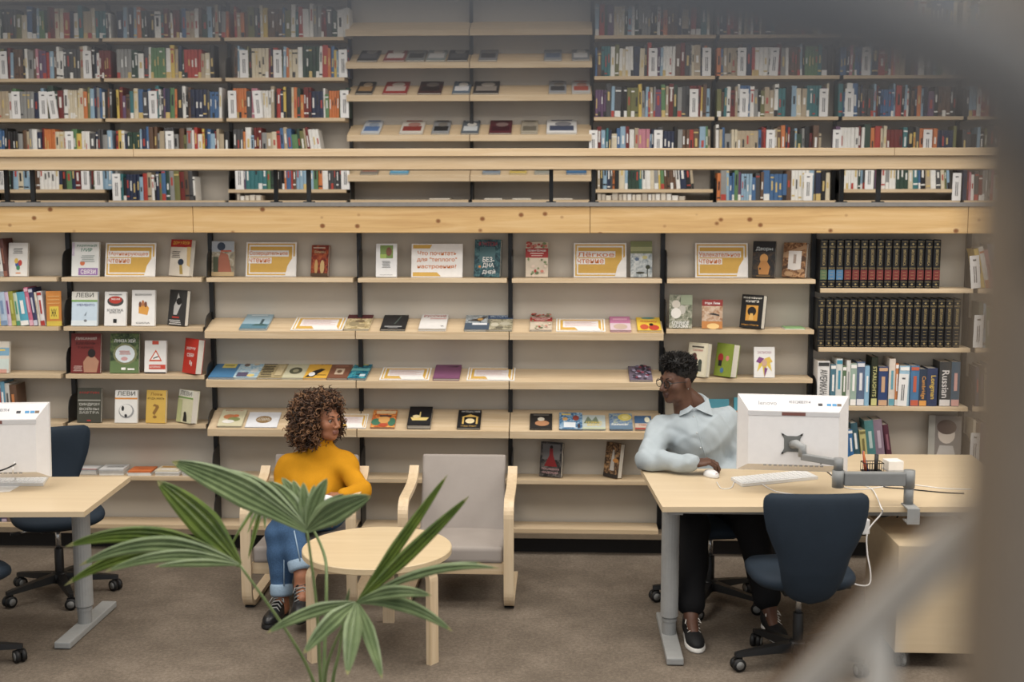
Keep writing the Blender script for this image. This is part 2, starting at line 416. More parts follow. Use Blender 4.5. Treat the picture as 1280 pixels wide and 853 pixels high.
GOLD, ORG, WH, BK = (222, 170, 62), (226, 122, 52), (238, 236, 232), (24, 22, 22)
def sign_art(l1, l2, w1, w2):
    return [('r', .03, .04, .97, .96, GOLD), ('r', .06, .08, .94, .92, WH), ('r', .085, .12, .915, .87, GOLD),
            ('p', [(.78, .02), (.98, .02), (.98, .62), (.91, .52), (.83, .32)], WH),
            ('r', .05, .58, .09+w1, .76, WH), ('r', .05, .38, .09+w2, .55, WH),
            ('t', .07+w1/2, .665, w1, .135, l1, ORG), ('t', .07+w2/2, .465, w2, .125, l2, ORG)]
def info_art():
    a = [('r', .03, .05, .97, .95, GOLD), ('r', .055, .08, .945, .92, WH), ('r', .085, .1, .915, .88, GOLD), ('r', .14, .28, .86, .8, (236, 230, 228)),
         ('p', [(.45, .02), (.915, .02), (.86, .28), (.38, .28)], WH)]
    for k in range(5): a.append(('r', .18, .38+k*.085, .82-.1*(k % 2), .4+k*.085, (224, 176, 168)))
    return a
zB = Z5
SIGN = dict(thick=0.003, name='shelf_sign', cat='sign', lean=0.2)
face_book('gold and white shelf sign with two orange words beginning with M', (131, 194, 304, 346), 1.668, WH, sign_art('Мотивирующее', 'чтение', .78, .42), **SIGN)
face_book('gold and white shelf sign between the castle book and the small red book', (307, 370, 303, 346), 1.668, WH, sign_art('Созерцательное', 'чтение', .76, .42), **SIGN)
face_book('white shelf sign with three lines of orange text', (514, 578, 305, 347), 1.668, WH,
          [('p', [(.03, .86), (.36, .86), (.4, .97), (.03, .97)], GOLD), ('p', [(.03, .03), (.58, .03), (.5, .15), (.03, .15)], GOLD),
           ('t', .5, .72, .76, .13, 'Что почитать', ORG), ('t', .5, .52, .78, .14, 'для "теплого"', ORG), ('t', .5, .31, .76, .14, 'настроения?', ORG)], **SIGN)
face_book('gold and white shelf sign between the floral red book and the lily book', (717, 783, 304, 347), 1.668, WH, sign_art('Лёгкое', 'чтение', .7, .5), **SIGN)
face_book('gold and white shelf sign beside the black cat book', (869, 935, 304, 347), 1.668, WH, sign_art('Увлекательное', 'чтение', .78, .42), **SIGN)

def txtlines(x, y0, y1, n, c, w=.6):
    return [('r', x-w/2*(1-.15*(k % 2)), y0+(y1-y0)*k/n, x+w/2*(1-.1*(k % 3)), y0+(y1-y0)*(k+.45)/n, c) for k in range(n)]
FB = face_book
# bay of popular psychology
FB('white paperback with green title and purple block', (90, 124, 303, 346), 1.668, (226, 228, 226),
   [('t', .55, .9, .72, .08, 'РАЗУМНЫЙ', (40, 130, 100)), ('t', .55, .77, .4, .1, 'МИР', (40, 130, 100)), ('e', .4, .38, .09, .07, (226, 110, 60)),
    ('r', .26, .03, .97, .24, (150, 110, 176)), ('t', .62, .13, .55, .13, 'СВЯЗИ', WH), ('r', .02, .6, .1, .98, (206, 190, 214))]+txtlines(.6, .42, .64, 4, (170, 180, 176), .5))
FB('cream book with red title band and perched crow', (208, 242, 300, 346), 1.668, (224, 216, 200),
   [('r', 0, .79, 1, 1, (196, 38, 34)), ('t', .5, .9, .8, .1, 'ДОМ У РЕКИ', (240, 196, 60)), ('e', .55, .38, .14, .09, (46, 60, 84)), ('p', [(.5, .3), (.62, .3), (.7, .05), (.55, .05)], (180, 150, 70)),
    ('p', [(.8, .8), (1, .8), (1, .25), (.86, .3)], (216, 178, 110))]+txtlines(.3, .5, .7, 4, (120, 110, 100), .4), rz=-0.5, thick=0.03, spine=(170, 40, 36))
FB('pale blue book with grass band and printed MEMENTO', (90, 122, 365, 408), 1.373, (190, 210, 226),
   [('r', 0, .74, 1, 1, (218, 216, 206)), ('r', 0, .7, 1, .76, (120, 168, 84)), ('t', .5, .9, .7, .13, 'ЛЕВИ', (90, 90, 84)), ('t', .55, .61, .7, .07, 'МЕМЕНТО', (96, 100, 150)),
    ('r', 0, 0, 1, .16, (214, 224, 228)), ('e', .55, .15, .06, .04, (120, 124, 130)), ('p', [(.5, .3), (.6, .42), (.56, .3)], (120, 134, 150))])
FB('white book with a big red push button', (131, 158, 365, 408), 1.373, (226, 224, 220),
   [('e', .5, .72, .38, .15, (70, 68, 66)), ('e', .5, .76, .3, .11, (200, 52, 36)), ('t', .5, .78, .4, .05, 'ЖМИ', WH), ('t', .5, .46, .74, .08, 'КНОПКА', (90, 90, 90)),
    ('t', .5, .39, .5, .05, 'ВЛАСТИ', (90, 90, 90)), ('r', .42, .09, .58, .2, (30, 30, 30))]+txtlines(.5, .9, .96, 1, (130, 130, 130), .6))
FB('white book with a raised orange fist', (165, 194, 363, 408), 1.373, (228, 226, 222),
   [('p', [(.3, .35), (.68, .3), (.75, .5), (.6, .62), (.3, .55)], (222, 150, 50)), ('e', .36, .6, .06, .08, (120, 70, 50)), ('e', .48, .63, .06, .09, (190, 110, 60)), ('e', .6, .6, .06, .08, (120, 70, 50)),
    ('t', .5, .87, .7, .05, 'ВОЗМОЖНО', (90, 90, 90)), ('t', .5, .08, .6, .045, 'СИЛА', (90, 90, 90))])
FB('dark grey book with a pale hand holding a ball', (207, 236, 363, 408), 1.373, (52, 52, 52),
   [('p', [(.3, .3), (.5, .3), (.72, .62), (.5, .92), (.42, .7), (.3, .55)], (190, 188, 184)), ('e', .58, .68, .16, .1, (30, 30, 30)), ('r', .25, .21, .65, .25, (200, 50, 40))]+txtlines(.45, .03, .18, 3, (210, 208, 204), .7), rz=-0.5, thick=0.03)
FB('dark red book with a bare back figure', (89, 126, 417, 467), 1.084, (122, 34, 30),
   [('p', [(.45, .02), (.88, .02), (.95, .3), (.8, .42), (.55, .42), (.42, .28)], (176, 122, 92)), ('e', .7, .5, .13, .11, (30, 20, 18)),
    ('t', .5, .87, .72, .07, 'ЛИКАНИЯ', (210, 190, 180)), ('t', .5, .75, .66, .07, 'КАМЕНЬ', (80, 20, 18)), ('t', .5, .65, .56, .06, 'ТАЙНА', (80, 20, 18))]+txtlines(.25, .05, .2, 4, (200, 160, 150), .3))
FB('dark green book with a round white window picture', (138, 174, 417, 467), 1.084, (66, 82, 56),
   [('n', 0, 0, 1, 1, ((40, 54, 34), (70, 88, 54), (110, 126, 76))), ('r', 0, 0, 1, .3, (92, 120, 66)), ('e', .52, .48, .42, .27, (120, 124, 80)), ('e', .52, .48, .34, .22, (206, 216, 222)), ('e', .5, .36, .12, .05, (206, 150, 150)),
    ('t', .5, .82, .74, .1, 'ЛУИЗА ХЕЙ', (230, 232, 226)), ('r', .4, .08, .55, .14, WH), ('r', .62, .08, .86, .12, WH)]+txtlines(.52, .47, .58, 3, (206, 120, 110), .4))
FB('white book with a red road-sign triangle', (181, 208, 426, 467), 1.084, (226, 224, 220),
   [('p', [(.2, .36), (.82, .36), (.52, .72)], (222, 80, 44)), ('p', [(.3, .41), (.73, .41), (.52, .65)], WH), ('p', [(.4, .43), (.66, .5), (.6, .52), (.42, .47)], BK), ('r', .22, .12, .98, .26, (214, 60, 40)),
    ('r', .35, .88, .65, .99, (210, 66, 44)), ('r', 0, 0, 1, .03, (40, 36, 36)), ('t', .5, .19, .5, .06, 'ОСТОРОЖНО', WH)])
FB('bright red book with white letters and open page edge', (225, 253, 424, 470), 1.084, (206, 40, 26),
   [('t', .5, .72, .7, .08, 'ХОЧУ', WH), ('t', .5, .53, .5, .1, 'СЕБЯ', WH), ('r', .5, .26, .56, .38, WH), ('r', .62, .22, .68, .34, WH)], rz=-0.7, thick=0.045)
FB('dark olive book with large pale block title', (97, 127, 485, 530), 0.784, (70, 68, 56),
   [('t', .5, .52, .84, .09, 'СИНДРОМ', (196, 194, 184)), ('t', .5, .4, .8, .09, 'ВОЙНЫ', (196, 194, 184)), ('t', .5, .29, .84, .07, 'ЗАВТРА', (180, 178, 168)), ('t', .5, .86, .8, .06, 'МАРТИН', (190, 50, 40)),
    ('r', .03, .62, .97, .66, (150, 148, 136)), ('r', .42, .04, .58, .08, (190, 50, 40))])
FB('white book with orange stripe and ink ring drawing', (144, 172, 488, 531), 0.784, (226, 224, 218),
   [('r', 0, .72, 1, .77, (226, 140, 50)), ('t', .5, .9, .8, .13, 'ЛЕВИ', (96, 92, 84)), ('e', .52, .36, .34, .22, (150, 150, 150)), ('e', .5, .38, .29, .19, (226, 224, 218)), ('e', .36, .44, .06, .08, (40, 40, 40)), ('e', .5, .22, .06, .05, (40, 40, 40))])
FB('yellow book with a hooked question mark', (182, 208, 488, 531), 0.784, (218, 172, 62),
   [('t', .5, .88, .6, .09, 'Леви', (160, 110, 30)), ('t', .5, .74, .84, .07, 'КУДА ЖИТЬ', (90, 66, 24)), ('t', .5, .36, .34, .44, '?', (150, 104, 40))], rz=-0.12)
FB('cream and green book with a small dark seated figure', (218, 247, 488, 532), 0.784, (214, 210, 168),
   [('r', 0, .8, 1, 1, (222, 220, 206)), ('t', .5, .9, .8, .13, 'ЛЕВИ', (96, 92, 84)), ('r', 0, .74, 1, .78, (110, 160, 70)), ('e', .55, .28, .09, .06, (40, 38, 34)), ('p', [(.45, .04), (.72, .04), (.66, .26), (.48, .26)], (40, 38, 34)), ('r', 0, .0, .3, .7, (190, 196, 132))], rz=-0.65, thick=0.045)
FB('white book with a colourful patchwork figure', (11, 35, 304, 346), 1.668, (224, 220, 214),
   [('e', .5, .36, .14, .1, (60, 90, 170)), ('e', .62, .4, .1, .09, (206, 60, 50)), ('e', .42, .46, .1, .08, (230, 180, 60)), ('e', .52, .25, .1, .07, (60, 140, 90)), ('r', .4, .08, .65, .11, (226, 130, 60))]+txtlines(.5, .68, .86, 4, (120, 116, 110), .5))
FB('pastel rainbow picture book standing alone on its shelf', (-14, 12, 427, 468), 1.084, (214, 206, 190),
   [('r', 0, .55, 1, .8, (120, 170, 200)), ('r', 0, .7, .8, .75, (230, 200, 80)), ('r', 0, .1, 1, .45, (200, 214, 206)), ('r', .1, .0, .9, .12, (216, 150, 130))])
# castle / red / others on the top flat shelf
FB('book with a red castle roof painting', (265, 293, 302, 346), 1.668, (150, 142, 126),
   [('n', 0, 0, 1, 1, ((120, 112, 96), (156, 146, 124), (178, 172, 158))), ('p', [(.25, .12), (.9, .12), (.72, .62), (.4, .7), (.3, .5)], (168, 92, 66)), ('r', 0, .7, 1, 1, (168, 178, 188)), ('e', .42, .85, .18, .12, (50, 66, 90)), ('r', 0, 0, 1, .12, (190, 160, 110)), ('r', .08, .12, .3, .55, (70, 78, 52)), ('r', .4, .7, .88, .74, (206, 90, 60))], thick=0.022)
FB('small dark red novel with two pale figures', (388, 411, 307, 346), 1.668, (136, 50, 32),
   [('n', 0, 0, 1, 1, ((96, 32, 24), (140, 54, 34), (176, 92, 52))), ('e', .3, .3, .1, .24, (206, 160, 90)), ('e', .66, .3, .13, .22, (214, 176, 110)), ('r', 0, 0, 1, .1, (90, 66, 44)), ('t', .5, .78, .64, .1, 'Венец', (220, 190, 140)), ('r', .1, .9, .8, .93, (220, 200, 180))], rz=-0.22, thick=0.02)
FB('white book with a small photo of a girl in a garden', (470, 496, 305, 347), 1.668, (228, 228, 228),
   [('r', .01, .01, .99, .99, (228, 228, 228)), ('r', .2, .56, .82, .95, (120, 150, 70)), ('e', .62, .76, .14, .13, (134, 84, 60)), ('r', .2, .56, .5, .68, (160, 190, 80)), ('r', .2, .06, .8, .07, (160, 160, 160))]+txtlines(.5, .28, .5, 5, (140, 140, 140), .4))
FB('dark teal novel with chunky white letters', (592, 626, 300, 347), 1.668, (40, 72, 80),
   [('n', 0, 0, 1, 1, ((24, 48, 58), (46, 82, 90), (84, 122, 126))), ('r', .2, .4, .8, .8, (70, 110, 116)), ('t', .5, .88, .72, .12, 'ФЭНТЕЗИ', (170, 50, 60)), ('t', .55, .46, .44, .14, 'БЕЗ-', WH), ('t', .55, .3, .44, .14, 'ДНА', WH), ('t', .58, .13, .5, .14, 'ДНЕЙ', WH), ('e', .22, .27, .05, .03, (226, 130, 50))], rz=-0.2, thick=0.03)
FL = [('r', 0, .55, 1, .82, (178, 40, 38)), ('t', .5, .76, .8, .07, 'Наталья Волкова', WH), ('r', .2, .66, .8, .69, (230, 190, 180)), ('r', .25, .6, .75, .62, (230, 190, 180))]
rnd = random.Random(4)
for k in range(34):
    x, y = rnd.uniform(.06, .94), rnd.choice([rnd.uniform(.03, .52), rnd.uniform(.85, .97)])
    FL.append(('e', x, y, rnd.uniform(.04, .09), rnd.uniform(.025, .05), rnd.choice([(184, 60, 50), (120, 140, 90), (226, 200, 180), (206, 120, 100), (100, 120, 80)])))
FB('floral patterned book with red title band standing upright', (657, 685, 303, 347), 1.668, (214, 196, 172), FL, thick=0.022)
FB('book with a grey water lily painting', (788, 815, 302, 347), 1.668, (176, 184, 186),
   [('n', 0, 0, 1, 1, ((136, 146, 150), (178, 186, 188), (208, 212, 210))), ('r', 0, .66, 1, 1, (124, 134, 84)), ('r', 0, .72, 1, .84, (168, 172, 120)), ('e', .3, .5, .1, .05, (90, 110, 140)), ('e', .66, .55, .12, .05, (200, 190, 120)), ('e', .8, .28, .1, .06, (60, 64, 40)), ('e', .45, .12, .2, .03, (60, 60, 40)), ('r', .76, 0, .8, .26, (66, 70, 46))])
FB('black book with a golden cat', (940, 969, 302, 348), 1.668, (26, 26, 28),
   [('n', 0, 0, 1, .7, ((22, 22, 24), (34, 30, 28), (70, 52, 34))), ('t', .5, .78, .74, .12, 'Дворы', (190, 200, 206)), ('e', .5, .52, .18, .13, (196, 134, 60)), ('p', [(.3, .08), (.72, .08), (.78, .3), (.62, .46), (.38, .46), (.26, .3)], (184, 120, 50)), ('e', .35, .24, .04, .03, (30, 24, 20)), ('r', .2, .02, .8, .06, (120, 86, 40))], rz=-0.32, thick=0.03)
FB('book with brown wood-grain cover and white panel', (978, 1008, 304, 348), 1.668, (132, 92, 62),
   [('n', 0, 0, 1, 1, ((78, 50, 32), (134, 94, 62), (190, 150, 108))), ('p', [(0, .7), (1, .95), (1, .85), (0, .55)], (182, 140, 100)), ('p', [(0, .3), (1, .6), (1, .5), (0, .2)], (88, 58, 38)), ('e', .3, .1, .2, .07, (184, 140, 96)), ('e', .8, .2, .16, .06, (176, 132, 90)), ('r', .24, .24, .8, .76, (226, 220, 214)), ('p', [(.24, .24), (.52, .2), (.8, .24)], (226, 220, 214)), ('r', .46, .4, .58, .66, (170, 150, 136))], rz=-0.5, thick=0.038)
FB('grey-green novel with a pale embracing couple', (836, 865, 369, 411), 1.373, (112, 116, 96),
   [('n', 0, 0, 1, 1, ((84, 88, 70), (124, 126, 106), (176, 172, 156))), ('e', .3, .72, .18, .12, (196, 186, 170)), ('e', .56, .55, .16, .14, (178, 172, 160)), ('e', .3, .45, .22, .16, (216, 210, 200)), ('r', .5, .7, 1, 1, (140, 150, 120)), ('t', .5, .16, .72, .1, 'ГЛАВНОЕ', WH), ('t', .5, .06, .66, .1, 'СКАЗКА', WH)], rz=-0.1)
FB('small book with a red band over a sunset plane', (877, 903, 375, 412), 1.373, (176, 150, 124),
   [('n', 0, 0, 1, .8, ((150, 110, 80), (180, 150, 124), (196, 176, 156))), ('r', 0, .78, 1, 1, (150, 40, 36)), ('t', .5, .87, .72, .1, 'Марк Леви', WH), ('r', 0, 0, 1, .25, (196, 120, 50)), ('e', .55, .08, .3, .1, (236, 190, 110)), ('p', [(.3, .5), (.85, .44), (.85, .48), (.55, .54)], (50, 46, 44))], rz=-0.12)
FB('black book with an orange arched doorway', (925, 955, 369, 413), 1.373, (26, 24, 24),
   [('t', .5, .9, .84, .08, 'Кофейная', (226, 220, 206)), ('t', .5, .8, .6, .07, 'книга', (226, 220, 206)), ('r', .25, .22, .8, .68, (222, 150, 44)), ('e', .52, .5, .2, .14, (30, 24, 20)), ('p', [(.4, .24), (.62, .24), (.58, .44), (.46, .44)], (232, 176, 80)), ('t', .5, .09, .76, .06, 'Макс Марти', (222, 150, 44))], rz=-0.65, thick=0.045)
FB('cream book with a red edge and folk musicians', (858, 886, 429, 474), 1.084, (214, 204, 172),
   [('r', .08, .06, .92, .94, (222, 212, 182)), ('e', .35, .6, .12, .1, (90, 50, 40)), ('r', .25, .36, .5, .56, (120, 40, 40)), ('e', .66, .42, .1, .1, (60, 70, 60)), ('r', .55, .16, .76, .36, (80, 84, 70)), ('t', .5, .78, .5, .06, 'СКАЗКИ', (190, 50, 44)), ('e', .5, .1, .12, .05, (200, 180, 80)), ('r', .2, .86, .8, .9, (70, 64, 54))], rz=-0.62, thick=0.045, spine=(160, 50, 40))
FB('lime green book with open white page edge', (893, 920, 430, 474), 1.084, (132, 152, 40),
   [('e', .3, .55, .16, .14, (180, 44, 40)), ('e', .7, .56, .1, .08, (220, 120, 110)), ('r', .2, .3, .4, .48, (40, 36, 36)), ('e', .45, .18, .1, .08, (70, 120, 170))], rz=-0.85, thick=0.055)
FB('white book with a purple and yellow pointed star figure', (942, 968, 434, 475), 1.084, (226, 224, 220),
   [('t', .5, .82, .66, .08, 'ЗАПИСКИ', (170, 110, 130)), ('p', [(.15, .18), (.4, .4), (.5, .0), (.62, .4), (.86, .2), (.78, .5), (.5, .6), (.25, .5)], (222, 190, 60)), ('p', [(.1, .52), (.25, .68), (.5, .62), (.3, .46)], (130, 60, 130)), ('p', [(.9, .52), (.75, .68), (.5, .62), (.7, .46)], (220, 180, 60)), ('p', [(.5, .0), (.5, .34), (.66, .3)], (130, 60, 130)), ('e', .5, .48, .13, .11, (206, 160, 130))])
for k, (a, b, c) in enumerate([(884, 911, (60, 140, 160)), (917, 944, (60, 150, 170)), (951, 977, (54, 140, 160)), (982, 1007, (150, 160, 60))]):
    FB(['turquoise picture book standing behind the seated man', 'turquoise book with sun over an orange field', 'turquoise picture book half hidden by the white monitor', 'olive green book peeking over the white monitor'][k],
       (a, b, 497+(2 if k == 0 else 0), 540), 0.784, c, [('r', 0, 0, 1, .5, (196, 84, 36)), ('e', .6, .55, .3, .14, (240, 180, 50)), ('r', 0, .5, 1, .56, (210, 120, 50))][:0 if k == 3 else (1 if k != 1 else 3)], thick=0.02)
FB('dark book with a figure in a long red dress', (674, 703, 553, 597), 0.462, (44, 40, 40),
   [('n', 0, 0, 1, 1, ((30, 28, 28), (58, 54, 52), (110, 104, 100))), ('r', .1, .5, .9, .95, (110, 106, 104)), ('p', [(.2, .3), (.8, .3), (.6, .62), (.56, .84), (.42, .84), (.42, .62)], (150, 26, 28)), ('e', .5, .86, .07, .05, (40, 24, 22)), ('t', .5, .22, .8, .07, 'ПОСЛЕДНЯЯ', (206, 160, 160)), ('t', .5, .12, .74, .07, 'НАДЕЖДА', (206, 160, 160))], rz=-0.32, thick=0.03)
FB('book turned to show its pale page edge near the desk', (754, 777, 554, 598), 0.462, (100, 76, 58),
   [('n', 0, 0, 1, 1, ((50, 38, 32), (104, 80, 60), (176, 140, 100))), ('p', [(.4, .2), (.7, .2), (.6, .8), (.5, .8)], (196, 190, 180)), ('e', .75, .5, .2, .06, (216, 140, 60)), ('r', 0, 0, 1, .1, (50, 44, 40))], rz=-0.75, thick=0.04)

# --- books lying on the sloped shelves
def slp(z): return (SLOPE[z], 0.2, 0.0)
a_, b_, c_ = 1.352, 1.058, 0.762
def SB(label, x0, x1, yt, yb, z, color, items, thick=0.012, **k):
    return FB(label, (x0, x1, yt, yb), z, color, items, thick, slope=slp(z), **k)
SB('pale blue paperback with a lighthouse', 299, 333, 393, 413, a_, (146, 178, 194), [('r', 0, 0, 1, .3, (84, 130, 150)), ('r', .66, .2, .76, .6, (60, 84, 92)), ('p', [(.4, .18), (1, .18), (.8, .3), (.5, .28)], (60, 96, 96)), ('r', .2, .8, .8, .86, (200, 214, 220))])
SB('cream map book with a dark red top', 429, 461, 392, 413, a_, (206, 190, 150), [('n', 0, 0, 1, 1, ((130, 112, 76), (190, 172, 130), (216, 200, 164))), ('r', 0, .62, 1, 1, (96, 34, 40)), ('e', .35, .3, .2, .15, (150, 134, 96)), ('e', .66, .2, .16, .1, (160, 140, 100)), ('e', .55, .46, .2, .06, (120, 100, 70))], spine=(60, 30, 34))
SB('black book with a thin dark green flower', 475, 506, 392, 413.5, a_, (34, 34, 36), [('p', [(.5, .3), (.7, .8), (.74, .78), (.55, .3)], (80, 96, 90)), ('r', .15, .12, .85, .18, (150, 150, 150)), ('r', .3, .05, .7, .09, (130, 130, 130))])
SB('white book with a red title line', 523, 557, 390, 413.5, a_, (222, 220, 218), [('t', .52, .68, .84, .13, 'РУССКИЕ', (186, 70, 66)), ('r', .35, .52, .95, .55, (206, 120, 116)), ('r', .8, .12, .9, .15, (60, 60, 60))], 0.016)
SB('grey blue book with a soaring bird', 580, 611, 391, 414, a_, (150, 160, 166), [('n', 0, 0, 1, 1, ((100, 112, 124), (150, 160, 166), (196, 200, 200))), ('r', 0, 0, 1, .35, (66, 84, 104)), ('p', [(.1, .5), (.5, .6), (.9, .75), (.6, .42)], (70, 60, 52)), ('e', .6, .55, .12, .07, (206, 150, 70)), ('r', .3, .24, .9, .34, (220, 222, 226))])
SB('stone-patterned book with a blue band', 608, 640, 390, 414, a_, (150, 144, 120), [('n', 0, 0, 1, 1, ((106, 100, 82), (150, 144, 120), (196, 188, 162))), ('r', 0, .55, 1, .82, (50, 84, 130)), ('t', .5, .69, .8, .12, 'ИСТОРИИ', (190, 206, 220)), ('e', .3, .25, .16, .1, (190, 184, 160)), ('e', .7, .3, .2, .1, (176, 170, 146)), ('e', .5, .1, .16, .06, (110, 104, 84))])
SB('floral patterned book with red title band lying on a slope', 662, 690, 395, 416, a_, (206, 190, 166), FL)
SB('hot pink paperback with a sleeping cat', 763, 789, 397, 416, a_, (206, 120, 166), [('r', 0, 0, 1, .5, (214, 190, 200)), ('e', .5, .25, .34, .2, (196, 170, 150)), ('r', .15, .72, .85, .84, (226, 160, 190))])
SB('yellow book with red playing figures', 797, 827, 398, 416, a_, (234, 190, 40), [('e', .5, .92, .3, .07, (70, 140, 130)), ('e', .3, .25, .18, .2, (214, 80, 44)), ('e', .7, .2, .22, .2, (206, 60, 40)), ('e', .6, .42, .09, .1, (30, 26, 24)), ('t', .52, .65, .7, .18, 'Кошку', (214, 90, 44))])
for k, (x0, x1, yt, yb, z) in enumerate([(363, 428, 397, 413, a_), (695, 757, 399, 416, a_), (474, 536, 460, 477, b_), (583, 643, 460, 477, b_), (416, 457, 518, 538, c_)]):
    SB(['gold-bordered text card beside the lighthouse book', 'gold-bordered text card between the floral and pink books', 'gold-bordered text card between the teal and purple books',
        'gold-bordered text card alone on the far side of the purple book', "gold-bordered text card by the woman's face"][k], x0, x1, yt, yb, z, (240, 238, 234), info_art(), 0.004, name='info_card', cat='card')
SB('plain blue book with a yellow label', 260, 293, 452, 475, b_, (62, 122, 172), [('r', .3, .55, .82, .8, (216, 196, 90)), ('r', .38, .64, .74, .7, (150, 140, 70))])
SB('light blue children book with small cartoon animals', 291, 321, 453, 475, b_, (164, 196, 214), [('n', 0, 0, 1, 1, ((130, 166, 190), (168, 198, 214), (206, 214, 210))), ('e', .3, .75, .12, .1, (120, 100, 90)), ('e', .7, .8, .12, .08, (206, 190, 160)), ('e', .75, .4, .16, .12, (200, 206, 206)), ('r', .1, .05, .55, .3, (90, 80, 110)), ('e', .7, .12, .16, .08, (222, 196, 110))])
SB('tan book covered in dark script under a black top', 321, 352, 453, 475, b_, (176, 156, 108), [('r', 0, .78, .55, .98, (34, 30, 26)), ('p', [(.3, .9), (1, .8), (1, .98)], (44, 38, 30))]+txtlines(.3, .05, .72, 7, (70, 60, 44), .5)+[('r', .66, .1, .95, .7, (196, 176, 130))])
SB('cream book with a dark flower medallion', 352, 379, 453, 475, b_, (198, 192, 158), [('e', .5, .42, .3, .2, (84, 84, 62)), ('e', .5, .42, .14, .1, (150, 146, 110)), ('r', .2, .84, .8, .9, (150, 146, 120))])
SB('orange yellow book with a black crouching silhouette', 379, 408, 453, 475, b_, (232, 170, 40), [('p', [(.05, .05), (.4, .05), (.6, .3), (.8, .5), (.6, .55), (.3, .4)], (34, 28, 26)), ('e', .3, .22, .14, .12, (226, 226, 226)), ('t', .6, .82, .7, .14, 'Муза', (150, 70, 30)), ('r', .5, .15, .95, .18, (34, 28, 26))])
SB('brown book with a small square beige picture', 408, 434, 454, 476, b_, (128, 76, 54), [('r', .3, .22, .72, .58, (206, 180, 150)), ('e', .5, .4, .12, .1, (120, 84, 60)), ('r', .2, .7, .85, .76, (170, 110, 84))])
SB('teal book with an aurora sea', 434, 457, 454, 476, b_, (24, 110, 138), [('n', 0, 0, 1, 1, ((12, 70, 96), (24, 112, 140), (90, 176, 180))), ('r', 0, .45, 1, .6, (110, 190, 190)), ('r', .1, .78, .8, .86, (200, 190, 80)), ('p', [(.3, .2), (.9, .16), (.6, .3)], (14, 50, 70)), ('r', .6, .1, .9, .24, (190, 210, 220))], rz=-0.06)
SB('plain purple hardback between two gold-bordered text cards', 541, 574, 454, 477, b_, (130, 74, 112), [('t', .52, .88, .84, .09, 'СИНИЙ ЧЕЛОВЕК', (190, 160, 100)), ('p', [(.4, .68), (.92, .74), (.85, .66)], (70, 30, 56))], 0.014)
SB('dark pink and grey crowd-patterned book', 787, 816, 456, 478, b_, (118, 104, 122), [('e', rnd.uniform(.08, .92), rnd.uniform(.08, .92), .08, .06, rnd.choice([(150, 60, 80), (170, 160, 190), (60, 54, 66), (130, 120, 150)])) for _ in range(36)])
SB('cream cookbook with vegetables and red title', 271, 302, 513, 536, c_, (206, 198, 160), [('t', .5, .92, .7, .08, 'РЕЦЕПТЫ', (190, 60, 40)), ('e', .4, .55, .26, .14, (200, 120, 70)), ('e', .6, .4, .25, .12, (130, 140, 80)), ('e', .4, .26, .25, .1, (226, 222, 214)), ('e', .65, .6, .12, .08, (214, 110, 60))], spine=(180, 80, 50))
SB('large white booklet with a round brown emblem', 306, 346, 516, 536, c_, (222, 224, 230), [('e', .52, .5, .25, .24, (150, 116, 70)), ('t', .52, .52, .4, .18, 'ГОДА\nКНИГИ', (230, 224, 210))], 0.006)
SB('orange and green floral ornament book', 463, 493, 514, 538, c_, (206, 116, 56), [('n', 0, 0, 1, 1, ((150, 60, 36), (206, 116, 56), (226, 170, 96))), ('r', .14, .78, .95, .96, (226, 190, 140)), ('e', .2, .3, .2, .2, (60, 120, 90)), ('e', .85, .3, .16, .24, (60, 120, 90)), ('e', .52, .42, .24, .2, (226, 160, 80)), ('e', .52, .12, .2, .1, (196, 70, 40)), ('r', .3, .6, .8, .68, (60, 50, 60))])
for k, (x0, x1, yt, th) in enumerate([(509, 538, 511, 0.03), (571, 600, 514, 0.014)]):
    SB(['thick black book with a golden boat and white title', 'thin black book with a golden arch'][k], x0, x1, yt, 538, c_, (26, 26, 30),
       [('t', .55, .9, .8, .1, 'ПУТЕШЕСТВИЕ', (214, 212, 206)), ('t', .5, .08, .66, .1, 'Макс Март', (206, 160, 70))]+([('r', .02, .02, .98, .98, (28, 28, 32)), ('p', [(.1, .4), (.9, .4), (.8, .24), (.2, .24)], (230, 200, 110)), ('r', .48, .4, .53, .7, (230, 200, 110)), ('e', .35, .45, .16, .08, (236, 214, 150))] if k == 0 else
        [('r', .2, .2, .28, .6, (224, 180, 80)), ('r', .8, .2, .88, .6, (224, 180, 80)), ('p', [(.16, .58), (.92, .58), (.54, .74)], (224, 180, 80)), ('e', .54, .36, .2, .14, (236, 214, 160))]), th)
SB('black cookbook with a golden brown roast', 662, 690, 518, 540, c_, (40, 36, 34), [('e', .55, .36, .32, .18, (186, 124, 80)), ('e', .5, .62, .16, .12, (206, 196, 176)), ('r', .15, .85, .85, .92, (110, 104, 96))], 0.01)
SB('blue winter tale book with a snowy village', 699, 728, 517, 540, c_, (84, 128, 166), [('n', 0, 0, 1, 1, ((50, 84, 124), (90, 134, 170), (180, 196, 210))), ('r', .2, .1, .7, .4, (214, 220, 226)), ('e', .25, .6, .12, .1, (206, 150, 80)), ('e', .72, .66, .14, .16, (150, 60, 50)), ('r', .1, .84, .5, .92, (226, 190, 80)), ('r', .8, .05, .9, .3, (60, 50, 60))], 0.01)
SB('pale green landscape book with yellow title', 728, 757, 520, 540, c_, (178, 190, 186), [('p', [(.05, .4), (.25, .9), (.42, .6), (.6, .9), (.75, .4)], (110, 124, 100)), ('t', .5, .5, .66, .16, 'НОВЫЙ', (222, 190, 70)), ('t', .55, .3, .66, .16, 'БЕРЕГ', (222, 190, 70)), ('r', 0, 0, 1, .12, (190, 196, 160))], 0.01)
